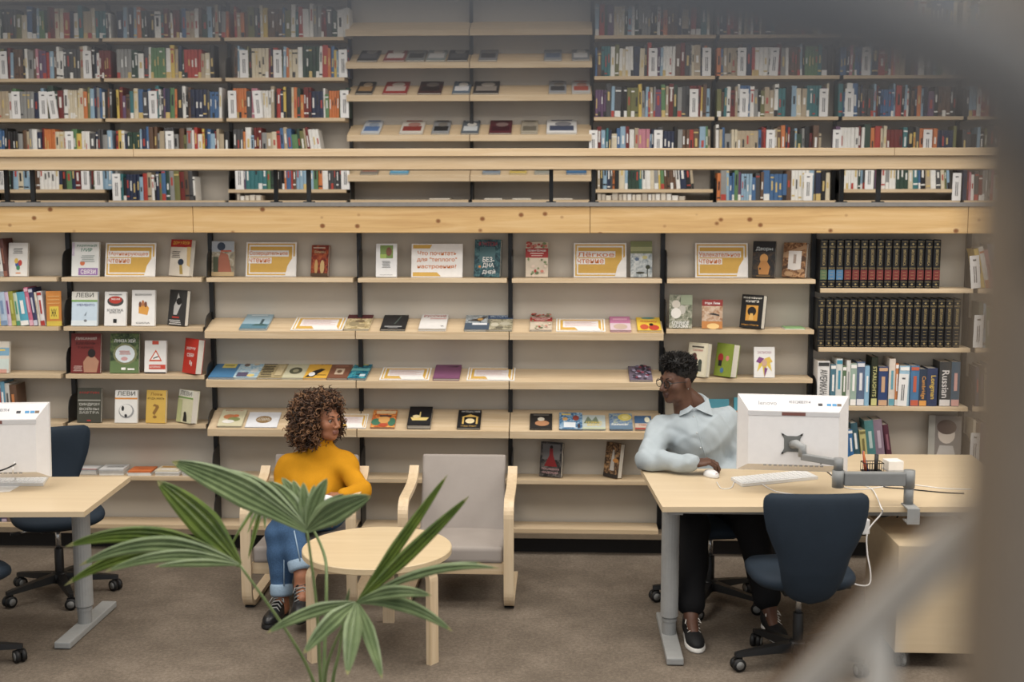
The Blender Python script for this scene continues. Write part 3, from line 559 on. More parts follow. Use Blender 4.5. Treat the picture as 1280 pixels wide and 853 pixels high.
SB('blue book with a swirling yellow sun', 762, 791, 518, 541, c_, (112, 138, 168), [('n', 0, 0, 1, 1, ((76, 100, 134), (116, 140, 168), (170, 176, 150))), ('e', .68, .75, .3, .22, (206, 186, 80)), ('e', .7, .76, .16, .12, (226, 210, 120)), ('r', 0, 0, 1, .24, (96, 124, 150)), ('t', .45, .3, .7, .12, 'Равновесие', WH)], 0.01)
SB('blue and red book with a white title by the shirt sleeve', 794, 815, 521, 541, c_, (190, 170, 150), [('r', 0, .45, 1, 1, (60, 96, 140)), ('t', .6, .32, .7, .12, 'Пирог', (190, 40, 36)), ('r', 0, 0, 1, .12, (170, 60, 50)), ('e', .75, .7, .16, .2, (224, 220, 190))], 0.01)
# flat leaflet and piles of magazines
def flat_pile(label, x0, x1, yb, z, top, sheets, h, items=None, Y0=-0.162, dep=0.14, rz=0.0, cat='magazines', name='magazine_pile'):
    p0, p1 = W(x0, yb, Y0), W(x1, yb, Y0); w = p1.x-p0.x
    t = thing(name, label, cat, ((p0.x+p1.x)/2, Y0+dep/2, z+0.0008), rz)
    rn = random.Random(int(x0)); dz = h/sheets
    for k in range(sheets):
        c = top if k == sheets-1 else rn.choice([(214, 212, 206), (200, 196, 190), (222, 220, 216)])
        MB().box((rn.uniform(-.003, .003), rn.uniform(-.003, .003), dz*(k+.48)), (w-.006, dep-.004, dz*0.93), plain(c, 0.5)).build('magazine', t)
    if items:
        T = Matrix.Translation((0, -dep/2, h)) @ Matrix.Rotation(-math.pi/2, 4, 'X')
        m = MB(); art(m, w*.96, dep*.96, items, 0.0, T); m.build('cover_print', t)
    return t
flat_pile('magazine pile with a grey photo cover and red strip on the lower shelf', 93, 121, 596, 0.462, (170, 172, 172), 4, 0.034, [('r', .1, .2, .9, .8, (210, 210, 210)), ('r', 0, .05, 1, .15, (190, 60, 50))])
flat_pile('magazine pile with a pale silver cover', 123, 154, 596, 0.462, (204, 204, 204), 4, 0.04, [('r', .2, .4, .9, .5, (60, 60, 64)), ('r', .1, .7, .9, .9, (186, 188, 190))], rz=0.06)
flat_pile('magazine pile with a bright orange cover', 158, 188, 596, 0.462, (222, 108, 42), 3, 0.028, [('r', .35, .5, .75, .6, (190, 76, 26))], rz=0.05)
flat_pile('magazine pile with a cream and ochre cover', 193, 224, 597, 0.462, (220, 206, 176), 4, 0.034, [('r', .1, .6, .9, .9, (206, 150, 70)), ('r', .2, .15, .8, .35, (236, 230, 224))])
flat_pile('magazine pile with a white cover and dark oval', 227, 257, 597, 0.462, (226, 226, 228), 3, 0.03, [('e', .5, .5, .3, .25, (120, 100, 100))])
flat_pile('thin green leaflet lying on the shelf beside the black doorway book', 981, 1007, 412, 1.373, (130, 180, 110), 2, 0.008, name='leaflet_pile', cat='leaflet')
flat_pile('silver-edged stack of flat books on the bottom shelf under the desk', 1121, 1160, 660, 0.19, (150, 150, 150), 5, 0.13, dep=0.15)
flat_pile('dark flat stack beside the silver one under the desk', 1168, 1196, 660, 0.19, (60, 58, 58), 4, 0.1, dep=0.15)
# ------------------------------------------------------------------ books standing spine-out
CN = [('black', (34, 33, 34)), ('charcoal', (72, 72, 74)), ('grey', (140, 140, 138)), ('white', (224, 222, 216)), ('cream', (208, 194, 164)), ('beige', (176, 158, 128)),
      ('brown', (104, 74, 54)), ('crimson', (120, 36, 34)), ('red', (184, 52, 42)), ('orange', (212, 112, 50)), ('yellow', (212, 178, 70)), ('olive', (112, 112, 60)),
      ('bottle-green', (44, 70, 56)), ('green', (86, 130, 80)), ('teal', (48, 116, 122)), ('pale-blue', (136, 172, 196)), ('blue', (62, 104, 156)), ('navy', (38, 48, 78)),
      ('purple', (104, 72, 110)), ('pink', (196, 120, 136))]
CD = dict(CN)
UW = [8, 6, 7, 10, 7, 6, 5, 5, 5, 4, 3, 3, 5, 3, 4, 5, 6, 6, 2, 2]
def book_geo(mb, w, h, d, rgb, accent, seed, T=None):
    # U-shaped case with rounded spine at -y, page block inside, printed bands on the spine
    c = plain(rgb, 0.5, 0.05); rn = random.Random(seed); b = 0.0022; e = min(0.003, w*0.15)
    o = [(-w/2, d/2), (-w/2, -d/2+e), (-w/4, -d/2+e*0.25), (0, -d/2), (w/4, -d/2+e*0.25), (w/2, -d/2+e), (w/2, d/2), (w/2-b, d/2), (w/2-b, -d/2+e+b), (-w/2+b, -d/2+e+b), (-w/2+b, d/2)]
    n = len(o); vs = [(x, y, 0) for x, y in o]+[(x, y, h) for x, y in o]
    fs = [(i, (i+1) % n, n+(i+1) % n, n+i) for i in range(n)]
    for k, fl in ((0, 1), (n, 0)):
        for q in ((0, 1, 9, 10), (5, 6, 7, 8), (1, 2, 3, 9), (3, 8, 9), (3, 4, 5, 8)):
            f = tuple(k+i for i in q); fs.append(f[::-1] if fl else f)
    mb.add(vs, fs, c, False, T)
    mb.box((0, (e+b)/2-0.003, h/2), (w-2*b, d-e-b-0.006, h-0.007), PAGES, T)
    a = plain(accent, 0.5, 0.03); y = -d/2-0.0006
    k = rn.random()
    if k < 0.75:
        z0 = rn.uniform(.3, .5); z1 = z0+rn.uniform(.2, .38)
        mb.box((0, y+0.0004, h*(z0+z1)/2), (w*0.38, 0.001, h*(z1-z0)), a, T)
    if k > 0.35:
        z0 = rn.choice([.06, .84, .12]); mb.box((0, y+0.0006, h*(z0+.03)), (w*0.86, 0.0016, h*.05), a, T)
    if k > 0.8: mb.box((0, y+0.0006, h*.1), (w*0.9, 0.0014, h*.2), a, T)
def spine_book(label, x, Y, z, w, h, d, rgb, accent, lean, group, seed, parts=False, name='book', text=None, tc=None):
    # x = left foot of the book; lean>0 leans to +x
    t = None
    loc = Vector((x+w/2, Y+d/2, z+0.0012+abs(math.sin(lean))*w/2))
    if not parts:
        m = MB(); book_geo(m, w, h, d, rgb, accent, seed)
        o = m.build(name, None, label, 'book', group); o.location = loc; o.rotation_euler = (0, lean, 0); return o
    t = thing(name, label, 'book', loc, 0, group); t.rotation_euler = (0, lean, 0)
    m = MB(); c = plain(rgb, 0.5, 0.05); b = 0.0025; e = 0.004
    m.prism([(-w/2, d/2), (-w/2, -d/2+e), (-w/4, -d/2+e*.25), (0, -d/2), (w/4, -d/2+e*.25), (w/2, -d/2+e), (w/2, d/2), (w/2-b, d/2), (w/2-b, -d/2+e+b), (-w/2+b, -d/2+e+b), (-w/2+b, d/2)], 0, h, c)
    m.build('cover', t)
    MB().box((0, (e+b)/2-.003, h/2), (w-2*b, d-e-b-.006, h-.008), PAGES).build('page_block', t)
    m = MB(); rn = random.Random(seed); a = plain(accent, 0.5, 0.03)
    if text:
        vs, fs, gw, gh = text_geo(text); s1 = h*.62/gw; s2 = min(w*.6/gh, s1*2.2)
        m.add([(p[1]*s2, -d/2-.0012, h*.5-p[0]*s1) for p in vs], [f[::-1] for f in fs], plain(tc or accent, .5, .02))
    else:
        m.box((0, -d/2-.0004, h*.55), (w*.36, .001, h*.4), a)
    if rn.random() < .7: m.box((0, -d/2-.0002, h*.08), (w*.88, .0016, h*.14), a)
    if rn.random() < .4: m.box((0, -d/2-.0002, h*.93), (w*.88, .0016, h*.08), a)
    m.build('spine_print', t); return t

def px_x(px, py, Y): return W(px, py, Y).x
def hand_row(rows, z, Yf, py, dep, place, group, zt=None):
    # rows: (px0, px1, ytop, colour, accent, lean, text, special words)
    for k, (x0, x1, yt, c, a, lean, txt, desc) in enumerate(rows):
        xa, xb = px_x(x0, py, Yf), px_x(x1, py, Yf); w = max(0.008, (xb-xa-0.0008)); h = W((x0+x1)/2, yt, Yf).z-z
        spine_book('%s %s' % (desc, place), xa, Yf, z, w, max(.12, h/max(.9, math.cos(lean))), dep, c, a, lean, group, k*7+int(x0), True, text=txt)
# bright paperbacks
hand_row([(-6, 1, 372, (224, 196, 60), WH, -.03, None, 'yellow paperback'), (1, 10, 366, (170, 192, 214), (120, 150, 190), -.08, None, 'powder blue paperback'), (10, 15, 366, (206, 180, 206), (130, 60, 130), -.08, None, 'lilac paperback with purple top'),
          (15, 21, 365, (150, 150, 44), (190, 190, 90), -.09, None, 'olive paperback'), (21, 26, 367, (190, 204, 180), (70, 150, 110), -.09, None, 'mint paperback'), (26, 37, 366, (72, 168, 196), WH, -.11, None, 'wide cyan paperback'),
          (37, 42.5, 360, (206, 100, 130), (230, 170, 190), -.13, None, 'rose pink paperback'), (42.5, 48, 361, (60, 62, 104), (200, 200, 214), -.13, None, 'navy paperback with white lettering'), (48, 51, 366, (214, 206, 190), (180, 160, 140), -.11, None, 'thin cream booklet'),
          (51, 57, 365, (222, 216, 214), (190, 52, 44), -.09, None, 'white paperback with red ends')], 1.373, -0.155, 408, .13, 'in the bright leaning row', 'bright paperbacks in a leaning row')
FB('orange book with a yellow square showing its cover at the row end', (59, 77, 364, 409), 1.373, (206, 124, 40), [('r', .22, .2, .82, .56, (222, 190, 50)), ('t', .5, .38, .36, .22, 'ЖК', BK), ('r', 0, 0, 1, .14, (210, 180, 50)), ('r', .1, .64, .9, .66, (230, 170, 90)), ('r', .1, .74, .9, .76, (230, 170, 90)), ('r', .1, .84, .9, .86, (230, 170, 90))], thick=.022, rz=.25, lean=.05, spine=(206, 140, 150))
hand_row([(-8, 0, 300, (120, 90, 70), (190, 170, 140), -.12, None, 'brown book'), (0, 5, 302, (214, 212, 206), (150, 150, 150), -.1, None, 'thin white book'), (5, 10, 299, (96, 52, 44), (150, 90, 70), -.1, None, 'dark brown book')], 1.668, -0.155, 347, .13, 'leaning beside the patchwork figure book', 'books leaning by the patchwork book')
hand_row([(-4, 3, 480, (190, 70, 50), WH, 0, None, 'red book'), (3, 9, 478, (90, 150, 180), WH, -.03, None, 'pale blue book'), (9, 15, 480, (200, 196, 188), (90, 90, 90), -.03, None, 'off-white book'), (15, 24, 482, (100, 70, 50), (206, 120, 60), -.05, None, 'brown book with orange flecks')],
         .784, -0.155, 531, .13, 'over the white monitor with no person at it', 'books over the unattended monitor')
hand_row([(-6, 2, 638, (50, 66, 90), WH, 0, None, 'navy book'), (2, 9, 640, (96, 70, 100), (190, 170, 190), -.02, None, 'purple book'), (9, 15, 640, (120, 96, 84), (200, 180, 160), -.04, None, 'brown book')],
         .163, -0.155, 655, .13, 'on the bottom shelf behind the dark blue chair', 'books on the bottom shelf')

# encyclopedia volumes
ORD = 'first second third fourth fifth sixth seventh eighth ninth tenth eleventh twelfth thirteenth fourteenth fifteenth sixteenth seventeenth eighteenth'.split()
def volume(x, z, w, h, d, band, num):
    t = thing('encyclopedia_volume', ('%s black gilt volume with a %s spine label, counted from the green-labelled one' % (ORD[num], band[0]) if num else 'black gilt volume with the only green spine label') if band else '%s plain black gilt volume of the lower row, counted from the man\'s side' % ORD[num], 'book', (x+w/2, -0.155+d/2, z+.0012), 0,
              'upper row of encyclopedia volumes' if band else 'lower row of encyclopedia volumes')
    o = [(-w/2, d/2), (-w/2, -d/2+.009), (-w*.4, -d/2+.004), (-w*.22, -d/2+.001), (0, -d/2), (w*.22, -d/2+.001), (w*.4, -d/2+.004), (w/2, -d/2+.009), (w/2, d/2), (w/2-.003, d/2), (w/2-.003, -d/2+.013), (-w/2+.003, -d/2+.013), (-w/2+.003, d/2)]
    MB().prism(o, 0, h, plain((22, 22, 26), .36, .05)).build('cover', t)
    MB().box((0, .004, h/2), (w-.007, d-.02, h-.01), PAGES).build('page_block', t)
    g = plain((176, 150, 92), .35, .05, metal=.4); m = MB(); y = -d/2-.0007
    for zz in (.03, .13, .4, .42, .84, .86, .96): m.box((0, y+.0012, h*zz), (w*.8, .003, h*.006), g)
    if band: m.box((0, y+.0008, h*.275), (w*.84, .003, h*.2), plain(band[1], .45, .05))
    for zz in (.2, .27, .33): m.box((0, y+.0003, h*zz), (w*.4, .003, h*.007), g)
    vs, fs, gw, gh = text_geo('BRITANNICA'); s1 = h*.33/gw; s2 = w*.36/gh
    m.add([(p[1]*s2, y-.0004, h*.63-p[0]*s1) for p in vs], [f[::-1] for f in fs], g)
    for zz in (.08, .91):
        m.add([(w*.18, y-.0004, h*zz), (0, y-.0004, h*(zz+.022)), (-w*.18, y-.0004, h*zz), (0, y-.0004, h*(zz-.022))], [(0, 1, 2, 3)], g)
    m.build('spine_print', t)
    return t
x0, x1 = px_x(1024, 361, -.155), px_x(1175, 361, -.155); n = 15
for k in range(n):
    w = (x1-x0)/n; volume(x0+w*k, 1.616, w-.0015, W(1100, 300, -.155).z-1.616, .14, ('green', (84, 110, 70)) if k == 0 else (('blue', (70, 122, 170)) if k < 3 else ('maroon', (128, 44, 40))), k)
x0, x1 = px_x(1021, 435, -.155), px_x(1200, 435, -.155); n = 18
for k in range(n):
    w = (x1-x0)/n; volume(x0+w*k, 1.270, w-.0015, W(1100, 374, -.155).z-1.270, .14, None, k)
# reference books below the encyclopedias
hand_row([(1021, 1036, 452, (224, 222, 220), (60, 60, 60), 0, 'АМЕРИКАНА', 'thick white book with dark lettering'), (1037, 1044, 456, (70, 120, 140), WH, 0, None, 'slate teal book'), (1044, 1052, 449, (214, 216, 212), (60, 150, 180), 0, None, 'white book with cyan band'), (1052, 1057, 458, (90, 120, 84), WH, 0, None, 'thin green book'),
          (1057, 1062, 451, (216, 214, 210), (150, 150, 150), 0, None, 'thin white book'), (1062, 1070, 455, (150, 176, 160), WH, 0, None, 'pale sage book'), (1070, 1080, 453, (84, 104, 140), (220, 220, 226), 0, None, 'steel blue book'), (1080, 1086, 458, (130, 180, 214), WH, 0, None, 'sky blue book'),
          (1088, 1096, 447, (40, 46, 30), (200, 196, 120), 0, 'STARLIGHTS', 'black-green book with yellow lettering'), (1097, 1109, 459, (42, 66, 122), (206, 160, 120), 0, None, 'royal blue book with a small picture'), (1110, 1118, 449, (220, 206, 190), (90, 160, 180), 0, None, 'tall cream book with rainbow flecks'),
          (1118, 1122, 455, (206, 120, 60), WH, 0, None, 'thin orange book'), (1123, 1136, 458, (150, 190, 214), WH, 0, None, 'light blue book behind a label card'), (1137, 1148, 458, (66, 120, 170), (206, 90, 60), 0, None, 'blue book with red base'), (1148, 1158, 462, (46, 60, 84), (226, 150, 60), 0, 'Cambridge', 'dark slate dictionary'),
          (1158, 1171, 461, (50, 60, 96), (222, 180, 60), 0, 'Longman', 'navy dictionary with yellow base'), (1173, 1188, 453, (60, 60, 60), (206, 200, 196), 0, 'Russian', 'thick charcoal dictionary with large white lettering'), (1188, 1199, 453, (60, 84, 104), (206, 150, 140), 0, None, 'slate blue dictionary')],
         .923, -0.155, 510, .14, 'on the shelf under the encyclopedias', 'reference books under the encyclopedias')
hand_row([(1056, 1063, 538, (60, 120, 180), WH, -.1, None, 'bright blue folder-like book'), (1063, 1069, 538, (50, 110, 170), WH, -.1, None, 'mid blue book'), (1069, 1077, 530, (50, 90, 104), WH, -.13, None, 'dark teal book'), (1078, 1086, 539, (196, 184, 110), (120, 110, 60), -.12, None, 'pale yellow book'),
          (1086, 1097, 527, (70, 130, 130), (180, 200, 196), -.13, None, 'sea green book'), (1097, 1108, 526, (140, 116, 134), (190, 170, 186), -.13, None, 'mauve book'), (1110, 1117, 532, (90, 40, 56), (150, 90, 104), -.16, None, 'burgundy book')],
         .576, -0.15, 568, .13, 'leaning behind the pen holder', 'leaning books behind the pen holder')
FB('large grey photo book with a portrait, standing alone above the desk', (1160, 1200, 520, 578), .576, (124, 116, 108), [('e', .55, .6, .26, .2, (196, 180, 166)), ('e', .55, .76, .3, .16, (90, 70, 60)), ('p', [(.2, 0), (.9, 0), (.75, .36), (.35, .36)], (170, 164, 158)), ('r', 0, .0, .2, 1, (160, 156, 146))], rz=-.25, thick=.03, lean=.1)
rn = random.Random(77)
for zi, (z, lean, py) in enumerate([(1.616, -.22, 362), (1.270, -.02, 437), (.923, -.03, 510), (.576, -.03, 575)]):
    x = 2.735
    while x < 3.06:
        w = rn.uniform(.014, .03); nm, c = rn.choice(CN); a = rn.choice(CN)[1]
        spine_book('%s thin book on the %s shelf of the bay next to the encyclopedias' % (nm, ['top', 'second', 'third', 'fourth'][zi]), x, -.155, z, w, rn.uniform(.22, .27), .13, c, a, lean, 'thin books next to the encyclopedias, shelf %d' % (zi+1), int(x*997)+zi)
        x += w/math.cos(lean)+.0012

# ------------------------------------------------------------------ gallery books
def card_geo(w, h):
    m = MB(); m.box((0, 0, h/2), (w, .002, h), plain((232, 231, 230), .6, .02))
    k = plain((96, 96, 100), .6, .02)
    m.box((0, -.0014, h*.86), (w*.34, .0006, h*.05), k)
    for q in (-.1, .1): m.box((w*q, -.0014, h*.42), (w*.1, .0006, h*.5), k)
    return m.mesh('label_card')
CARD = card_geo(.062, .2)
FIRST = [0]
def card(label, x, Y, z, lean, group, me=None):
    o = bpy.data.objects.new('shelf_label_card', me or CARD); COL.objects.link(o); o.location = (x, Y, z+.003); o.rotation_euler = (0.02, lean, 0)
    return props(o, label, 'label card', group)
RZ = [3.317, 3.025, 2.731, 2.437, 2.207, 2.125]
ROWN = ['topmost gallery shelf', 'third gallery shelf above the rail', 'second gallery shelf above the rail', 'gallery shelf above the rail', 'gallery shelf under the rail', 'lowest gallery shelf']
BAYN = {0: 'farthest bay', 1: 'third bay, woman\'s side', 2: 'second bay, woman\'s side', 3: 'rack-side bay, woman\'s side', 4: 'sloping racks', 5: 'sloping racks',
        6: 'rack-side bay, man\'s side', 7: 'second bay, man\'s side', 8: 'third bay, man\'s side', 9: 'fourth bay, man\'s side'}
UF = UY-.188                      # spine plane of the gallery books
# (bay, row, px start, px end, rng style lean at end)
UR = []
for r, spans in enumerate([
    {1: (-8, 138), 2: (146, 285), 3: (293, 437), 6: (744, 888), 7: (896, 1040), 8: (1050, 1195), 9: (1203, 1290)},
    {1: (-8, 140), 2: (146, 268), 3: (293, 437), 6: (744, 888), 7: (896, 1040), 8: (1050, 1195), 9: (1203, 1290)},
    {1: (-8, 140), 2: (146, 277), 3: (292, 437), 6: (744, 888), 7: (896, 1035), 8: (1048, 1195), 9: (1203, 1290)},
    {1: (-8, 141), 2: (145, 287), 3: (292, 404), 6: (746, 888), 7: (895, 1026), 8: (1044, 1195), 9: (1203, 1290)},
    {1: (-8, 140), 3: (296, 437), 6: (747, 868), 8: (1050, 1188)},
    {2: (145, 246), 7: (896, 1038), 9: (1203, 1290)}]):
    spans[0] = (-150, -22)
    for bay, (a, b) in spans.items(): UR.append((r, bay, a, b))
CARDS = [(1, 0, 10), (1, 105, 115), (2, 16, 26), (2, 50, 60), (2, 63, 74, -.12), (2, 187, 197), (2, 286, 296), (3, 80, 96), (3, 208, 218), (4, 0, 6), (4, 103, 112), (4, 119, 129), (5, 142, 151),
         (1, 300, 311), (1, 342, 353), (1, 424, 434), (2, 318, 330, -.08), (2, 426, 436), (4, 295, 305), (4, 426, 438), (1, 811, 821), (1, 878, 888), (2, 862, 872), (3, 736, 747), (3, 817, 828),
         (1, 922, 932), (1, 961, 972, .05), (1, 1077, 1087), (2, 924, 935), (2, 1024, 1034), (2, 1056, 1066), (3, 953, 972), (3, 1040, 1051), (3, 1153, 1164), (5, 1004, 1015), (4, 1081, 1091), (5, 1190, 1200)]
stuff = MB(); NIND = 0
order = sorted(UR, key=lambda q: (-q[0], q[1]))
IND = {(5, 2), (5, 7), (4, 3), (4, 6), (3, 3), (3, 6), (3, 7), (4, 1)}
LBL = []
for r, bay, a, b in order:
    z = RZ[r]; py = PX((0, UF, z))[1]; x = px_x(a, py, UF); xe = px_x(b, py, UF); rn = random.Random(r*100+bay); k = 0
    ser = 0; lean = 0.0
    endlean = {(3, 3): -.16, (4, 6): -.12, (4, 8): -.08, (5, 2): -.04}.get((r, bay), 0)
    while x < xe-.012:
        if ser == 0 and rn.random() < .16: ser = rn.randint(2, 5); sc_ = rn.choices(CN, UW)[0]; sw = rn.uniform(.016, .032); sh = rn.uniform(.19, .225)
        if ser > 0: nm, c = sc_; w, h = sw, sh; ser -= 1
        else: nm, c = rn.choices(CN, UW)[0]; w = rn.choice([rn.uniform(.014, .024), rn.uniform(.02, .036), rn.uniform(.028, .048)]); h = rn.choice([rn.uniform(.165, .2), rn.uniform(.195, .225), rn.uniform(.21, .24)])
        if r == 3 and bay in (1, 3, 6): h = min(h, .225)
        c = tuple(int(max(0, min(255, q+rn.uniform(-8, 8)))) if False else q for q in c)
        w = min(w, xe-x); acc = rn.choice([(224, 222, 216), (206, 176, 100), (40, 40, 44), (190, 60, 48), (222, 222, 220)])
        if acc == c: acc = (206, 176, 100)
        lean = endlean*max(0, (x-(xe-.45))/.45) if endlean else (rn.uniform(-.02, .03) if ser == 0 else 0)
        if lean < 0: lean = lean
        d = rn.uniform(.13, .16); Y = UF+rn.uniform(0, .012); sd = r*1000+bay*100+k
        size = 'tall' if h > .212 else ('short' if h < .185 else 'medium')
        if (r, bay) in IND:
            ob = spine_book('%s %s book on the %s, %s' % (size, nm, ROWN[r], BAYN[bay]), x, Y, z, w-.0008, h, d, c, acc, lean, 'books on the %s, %s' % (ROWN[r], BAYN[bay]), sd)
            LBL.append((r, bay, size, nm, ob))
        else:
            T = Matrix.Translation((x+w/2, Y+d/2, z+.0012+abs(math.sin(lean))*w/2)) @ Matrix.Rotation(lean, 4, 'Y')
            book_geo(stuff, w-.0008, h, d, c, acc, sd, T)
        x += w/math.cos(lean)+abs(math.sin(lean))*.004; k += 1
for k, (r, bay, size, nm, ob) in enumerate(LBL):          # twins on one shelf are told apart by their neighbours
    if sum(1 for q in LBL if q[4]['label'] == ob['label'] or (q[:4] == (r, bay, size, nm))) > 1:
        nb = [LBL[j][3] for j in (k-1, k+1) if 0 <= j < len(LBL) and LBL[j][:2] == (r, bay)]
        wh = 'between %s and %s ones' % (nb[0], nb[1]) if len(nb) > 1 and nb[0] != nb[1] else ('among %s ones' % nb[0])
        ob['label'] = '%s %s book %s, %s, %s' % (size, nm, wh, ROWN[r].replace('gallery ', ''), BAYN[bay])
stuff.build('gallery_books', None, 'many assorted spine-out books filling the upper gallery shelves', 'books', None, 'stuff')
CC = []
for cd in CARDS:
    r, a, b = cd[:3]; z = RZ[r]; py = PX((0, UF, z))[1]; x = px_x((a+b)/2, py, UF-.006); bay = max(i for i in range(10) if UP_[i] <= x+.03)
    CC.append((r, bay, x, z, cd[3] if len(cd) > 3 else 0.0))
for r, bay, x, z, ln in CC:
    tw = sorted((q for q in CC if q[:2] == (r, bay)), key=lambda q: abs(q[2]+.38)); k = [q[2] for q in tw].index(x)
    card('%swhite label card, %s, %s' % ((ORD[k]+' ') if len(tw) > 1 else '', ROWN[r].replace('gallery ', '') if len(tw) > 1 else ROWN[r], BAYN[bay]) + (', counted from racks' if len(tw) > 1 else ''), x, UF-.008, z-.004, ln, 'shelf label cards, %s, %s' % (ROWN[r], BAYN[bay]))
c1 = card_geo(.055, .19)
for lab, px, z, py, ln in [('white label card leaning out beside the thin books, top shelf by the encyclopedias', 1220, 1.616, 363, -.1), ('white label card upright in front of thin books, second shelf by the encyclopedias', 1222, 1.270, 438, 0.0),
                           ('white label card in front of the light blue reference book', 1127, .923, 510, 0.03), ('white label card on the fourth shelf by the portrait photo book', 1218, .576, 575, 0.0)]:
    card(lab, px_x(px, py, -.163), -.163, z, ln, None, c1)
# small paper-edged books lying low beside the rail
for (a, b, bay) in ((747, 852, 6), (296, 322, 3)):
    x = px_x(a, 250, UF); xe = px_x(b, 250, UF); rn = random.Random(a)
    k = 0
    while x < xe:
        w = rn.uniform(.02, .05); h = rn.uniform(.03, .06)
        m = MB(); m.box((0, 0, h/2), (w, .12, h), plain(rn.choice([(214, 206, 190), (190, 180, 164), (224, 222, 216)]), .8), None, .002); m.box((w*.42, -.061, h/2), (w*.12, .002, h*.9), plain((120, 100, 84), .6))
        o = m.build('small_book', None, 'small pale booklet standing low on the bottom gallery shelf, %s' % BAYN[bay], 'book', 'small booklets, %s' % BAYN[bay]); o.location = (x+w/2, UF+.07, 2.1262); x += w+.002; k += 1

# books lying on the gallery display racks
UI = [(2.60, 168.5, [(451, 474, (186, 192, 200), (84, 120, 176), 'white and blue'), (499, 528, (206, 200, 190), (150, 50, 44), 'white and red'), (539, 561, (140, 142, 146), (40, 40, 44), 'grey photo'), (576, 598, (90, 100, 110), (200, 206, 210), 'slate photo'),
                      (611, 639, (96, 36, 48), (70, 24, 36), 'plain maroon'), (651, 672, (170, 160, 140), (110, 104, 90), 'beige'), (683, 721, (222, 222, 222), (70, 80, 110), 'white picture-grid')]),
      (2.89, 118.5, [(444, 465, (60, 54, 50), (170, 130, 80), 'dark brown'), (478, 508, (170, 44, 40), (196, 180, 170), 'red'), (522, 551, (72, 34, 34), (40, 24, 24), 'dark red'), (565, 587, (90, 110, 130), (220, 220, 224), 'blue grey'),
                     (591, 623, (52, 46, 46), (150, 140, 130), 'black'), (686, 708, (150, 154, 160), (70, 70, 74), 'silver'), (715, 738, (190, 190, 190), (190, 80, 60), 'white and coral')]),
      (3.127, 77, [(446, 471, (56, 56, 60), (90, 90, 96), 'black'), (479, 505, (150, 60, 60), (206, 200, 196), 'red and white'), (507, 530, (120, 124, 124), (60, 60, 60), 'grey'), (532, 556, (130, 140, 140), (190, 190, 190), 'pale grey'),
                   (559, 584, (50, 50, 54), (80, 80, 84), 'charcoal'), (598, 621, (130, 130, 134), (60, 60, 66), 'silver'), (680, 702, (140, 146, 156), (90, 110, 140), 'blue silver'), (715, 737, (130, 134, 140), (206, 206, 206), 'light grey')]),
      (2.307, 219.5, [(450, 472, (130, 120, 110), (190, 90, 60), 'brown photo'), (487, 510, (84, 160, 200), (160, 200, 220), 'sky blue'), (603, 625, (130, 144, 160), (60, 70, 90), 'steel blue'), (637, 658, (206, 176, 80), (120, 100, 60), 'yellow'),
                      (668, 688, (150, 150, 140), (90, 100, 80), 'sage grey'), (708, 733, (60, 110, 160), (110, 150, 190), 'blue')])]
RN = {2.60: 'slope just above the rail', 2.89: 'second slope above the rail', 3.127: 'third slope above the rail', 2.307: 'slope under the rail'}
for z, yb, its in UI:
    for k, (x0, x1, c, a, nm) in enumerate(its):
        hgt = 18 if x1-x0 < 36 else 19
        FB('%s book lying on the gallery rack, %s' % (nm, RN[z]), (x0, x1, yb-hgt, yb), z, c, [('r', .1, .15, .9, .5, a), ('e', .55, .62, .28, .16, tuple((p+q)//2 for p, q in zip(a, (206, 196, 180)))), ('r', .15, .84, .85, .92, a)], .012, slope=(USL[z], .22, UY), group='books lying on the gallery racks')
for x0, x1, c, nm in ((536, 563, (40, 38, 38), 'black'), (605, 628, (60, 70, 84), 'dark slate'), (640, 664, (76, 84, 96), 'dark blue grey'), (690, 716, (70, 66, 64), 'dark brown')):
    p0, p1 = W(x0, 252, UF+.01), W(x1, 252, UF+.01)
    m = MB(); w = p1.x-p0.x; m.box((0, 0, .001), (w, .15, .002), plain(c, .5)); m.box((0, 0, .013), (w, .15, .002), plain(c, .5)); m.box((0, .001, .007), (w-.006, .146, .010), PAGES)
    m.build('book', None, '%s book lying flat on the bottom of the gallery rack' % nm, 'book', 'flat books at the rack bottom', None, ((p0.x+p1.x)/2, UF+.09, 2.1305))
# ------------------------------------------------------------------ armchairs and round table
def arc(cx, cz, r, a0, a1, n=6): return [(cx+r*math.cos(math.radians(a0+(a1-a0)*i/n)), cz+r*math.sin(math.radians(a0+(a1-a0)*i/n))) for i in range(n+1)]
CUSH = fabric('taupe_grey_fabric', (158, 150, 144), .07, .85, 420, .15)
def pad(w, d, h, edge=0.02, dome=0.012, n=12):
    # soft cushion: rounded box w (x) by d (y) by h (z), centred on x, from y=0..d, z=0..h
    bm = bmesh.new(); bmesh.ops.create_cube(bm, size=1)
    for v in bm.verts: v.co = Vector((v.co.x*w, (v.co.y+.5)*d, (v.co.z+.5)*h))
    bmesh.ops.bevel(bm, geom=bm.edges[:], offset=edge, segments=3, affect='EDGES', profile=.7)
    bmesh.ops.subdivide_edges(bm, edges=[e for e in bm.edges if e.calc_length() > .08], cuts=5, use_grid_fill=True)
    for v in bm.verts:
        u, q = v.co.x/(w/2), (v.co.y-d/2)/(d/2); k = max(0, 1-u*u)*max(0, 1-q*q)
        if v.co.z > h*.6: v.co.z += dome*k
    bm.verts.index_update(); vs = [tuple(v.co) for v in bm.verts]; fs = [[v.index for v in f.verts] for f in bm.faces]; bm.free(); return vs, fs
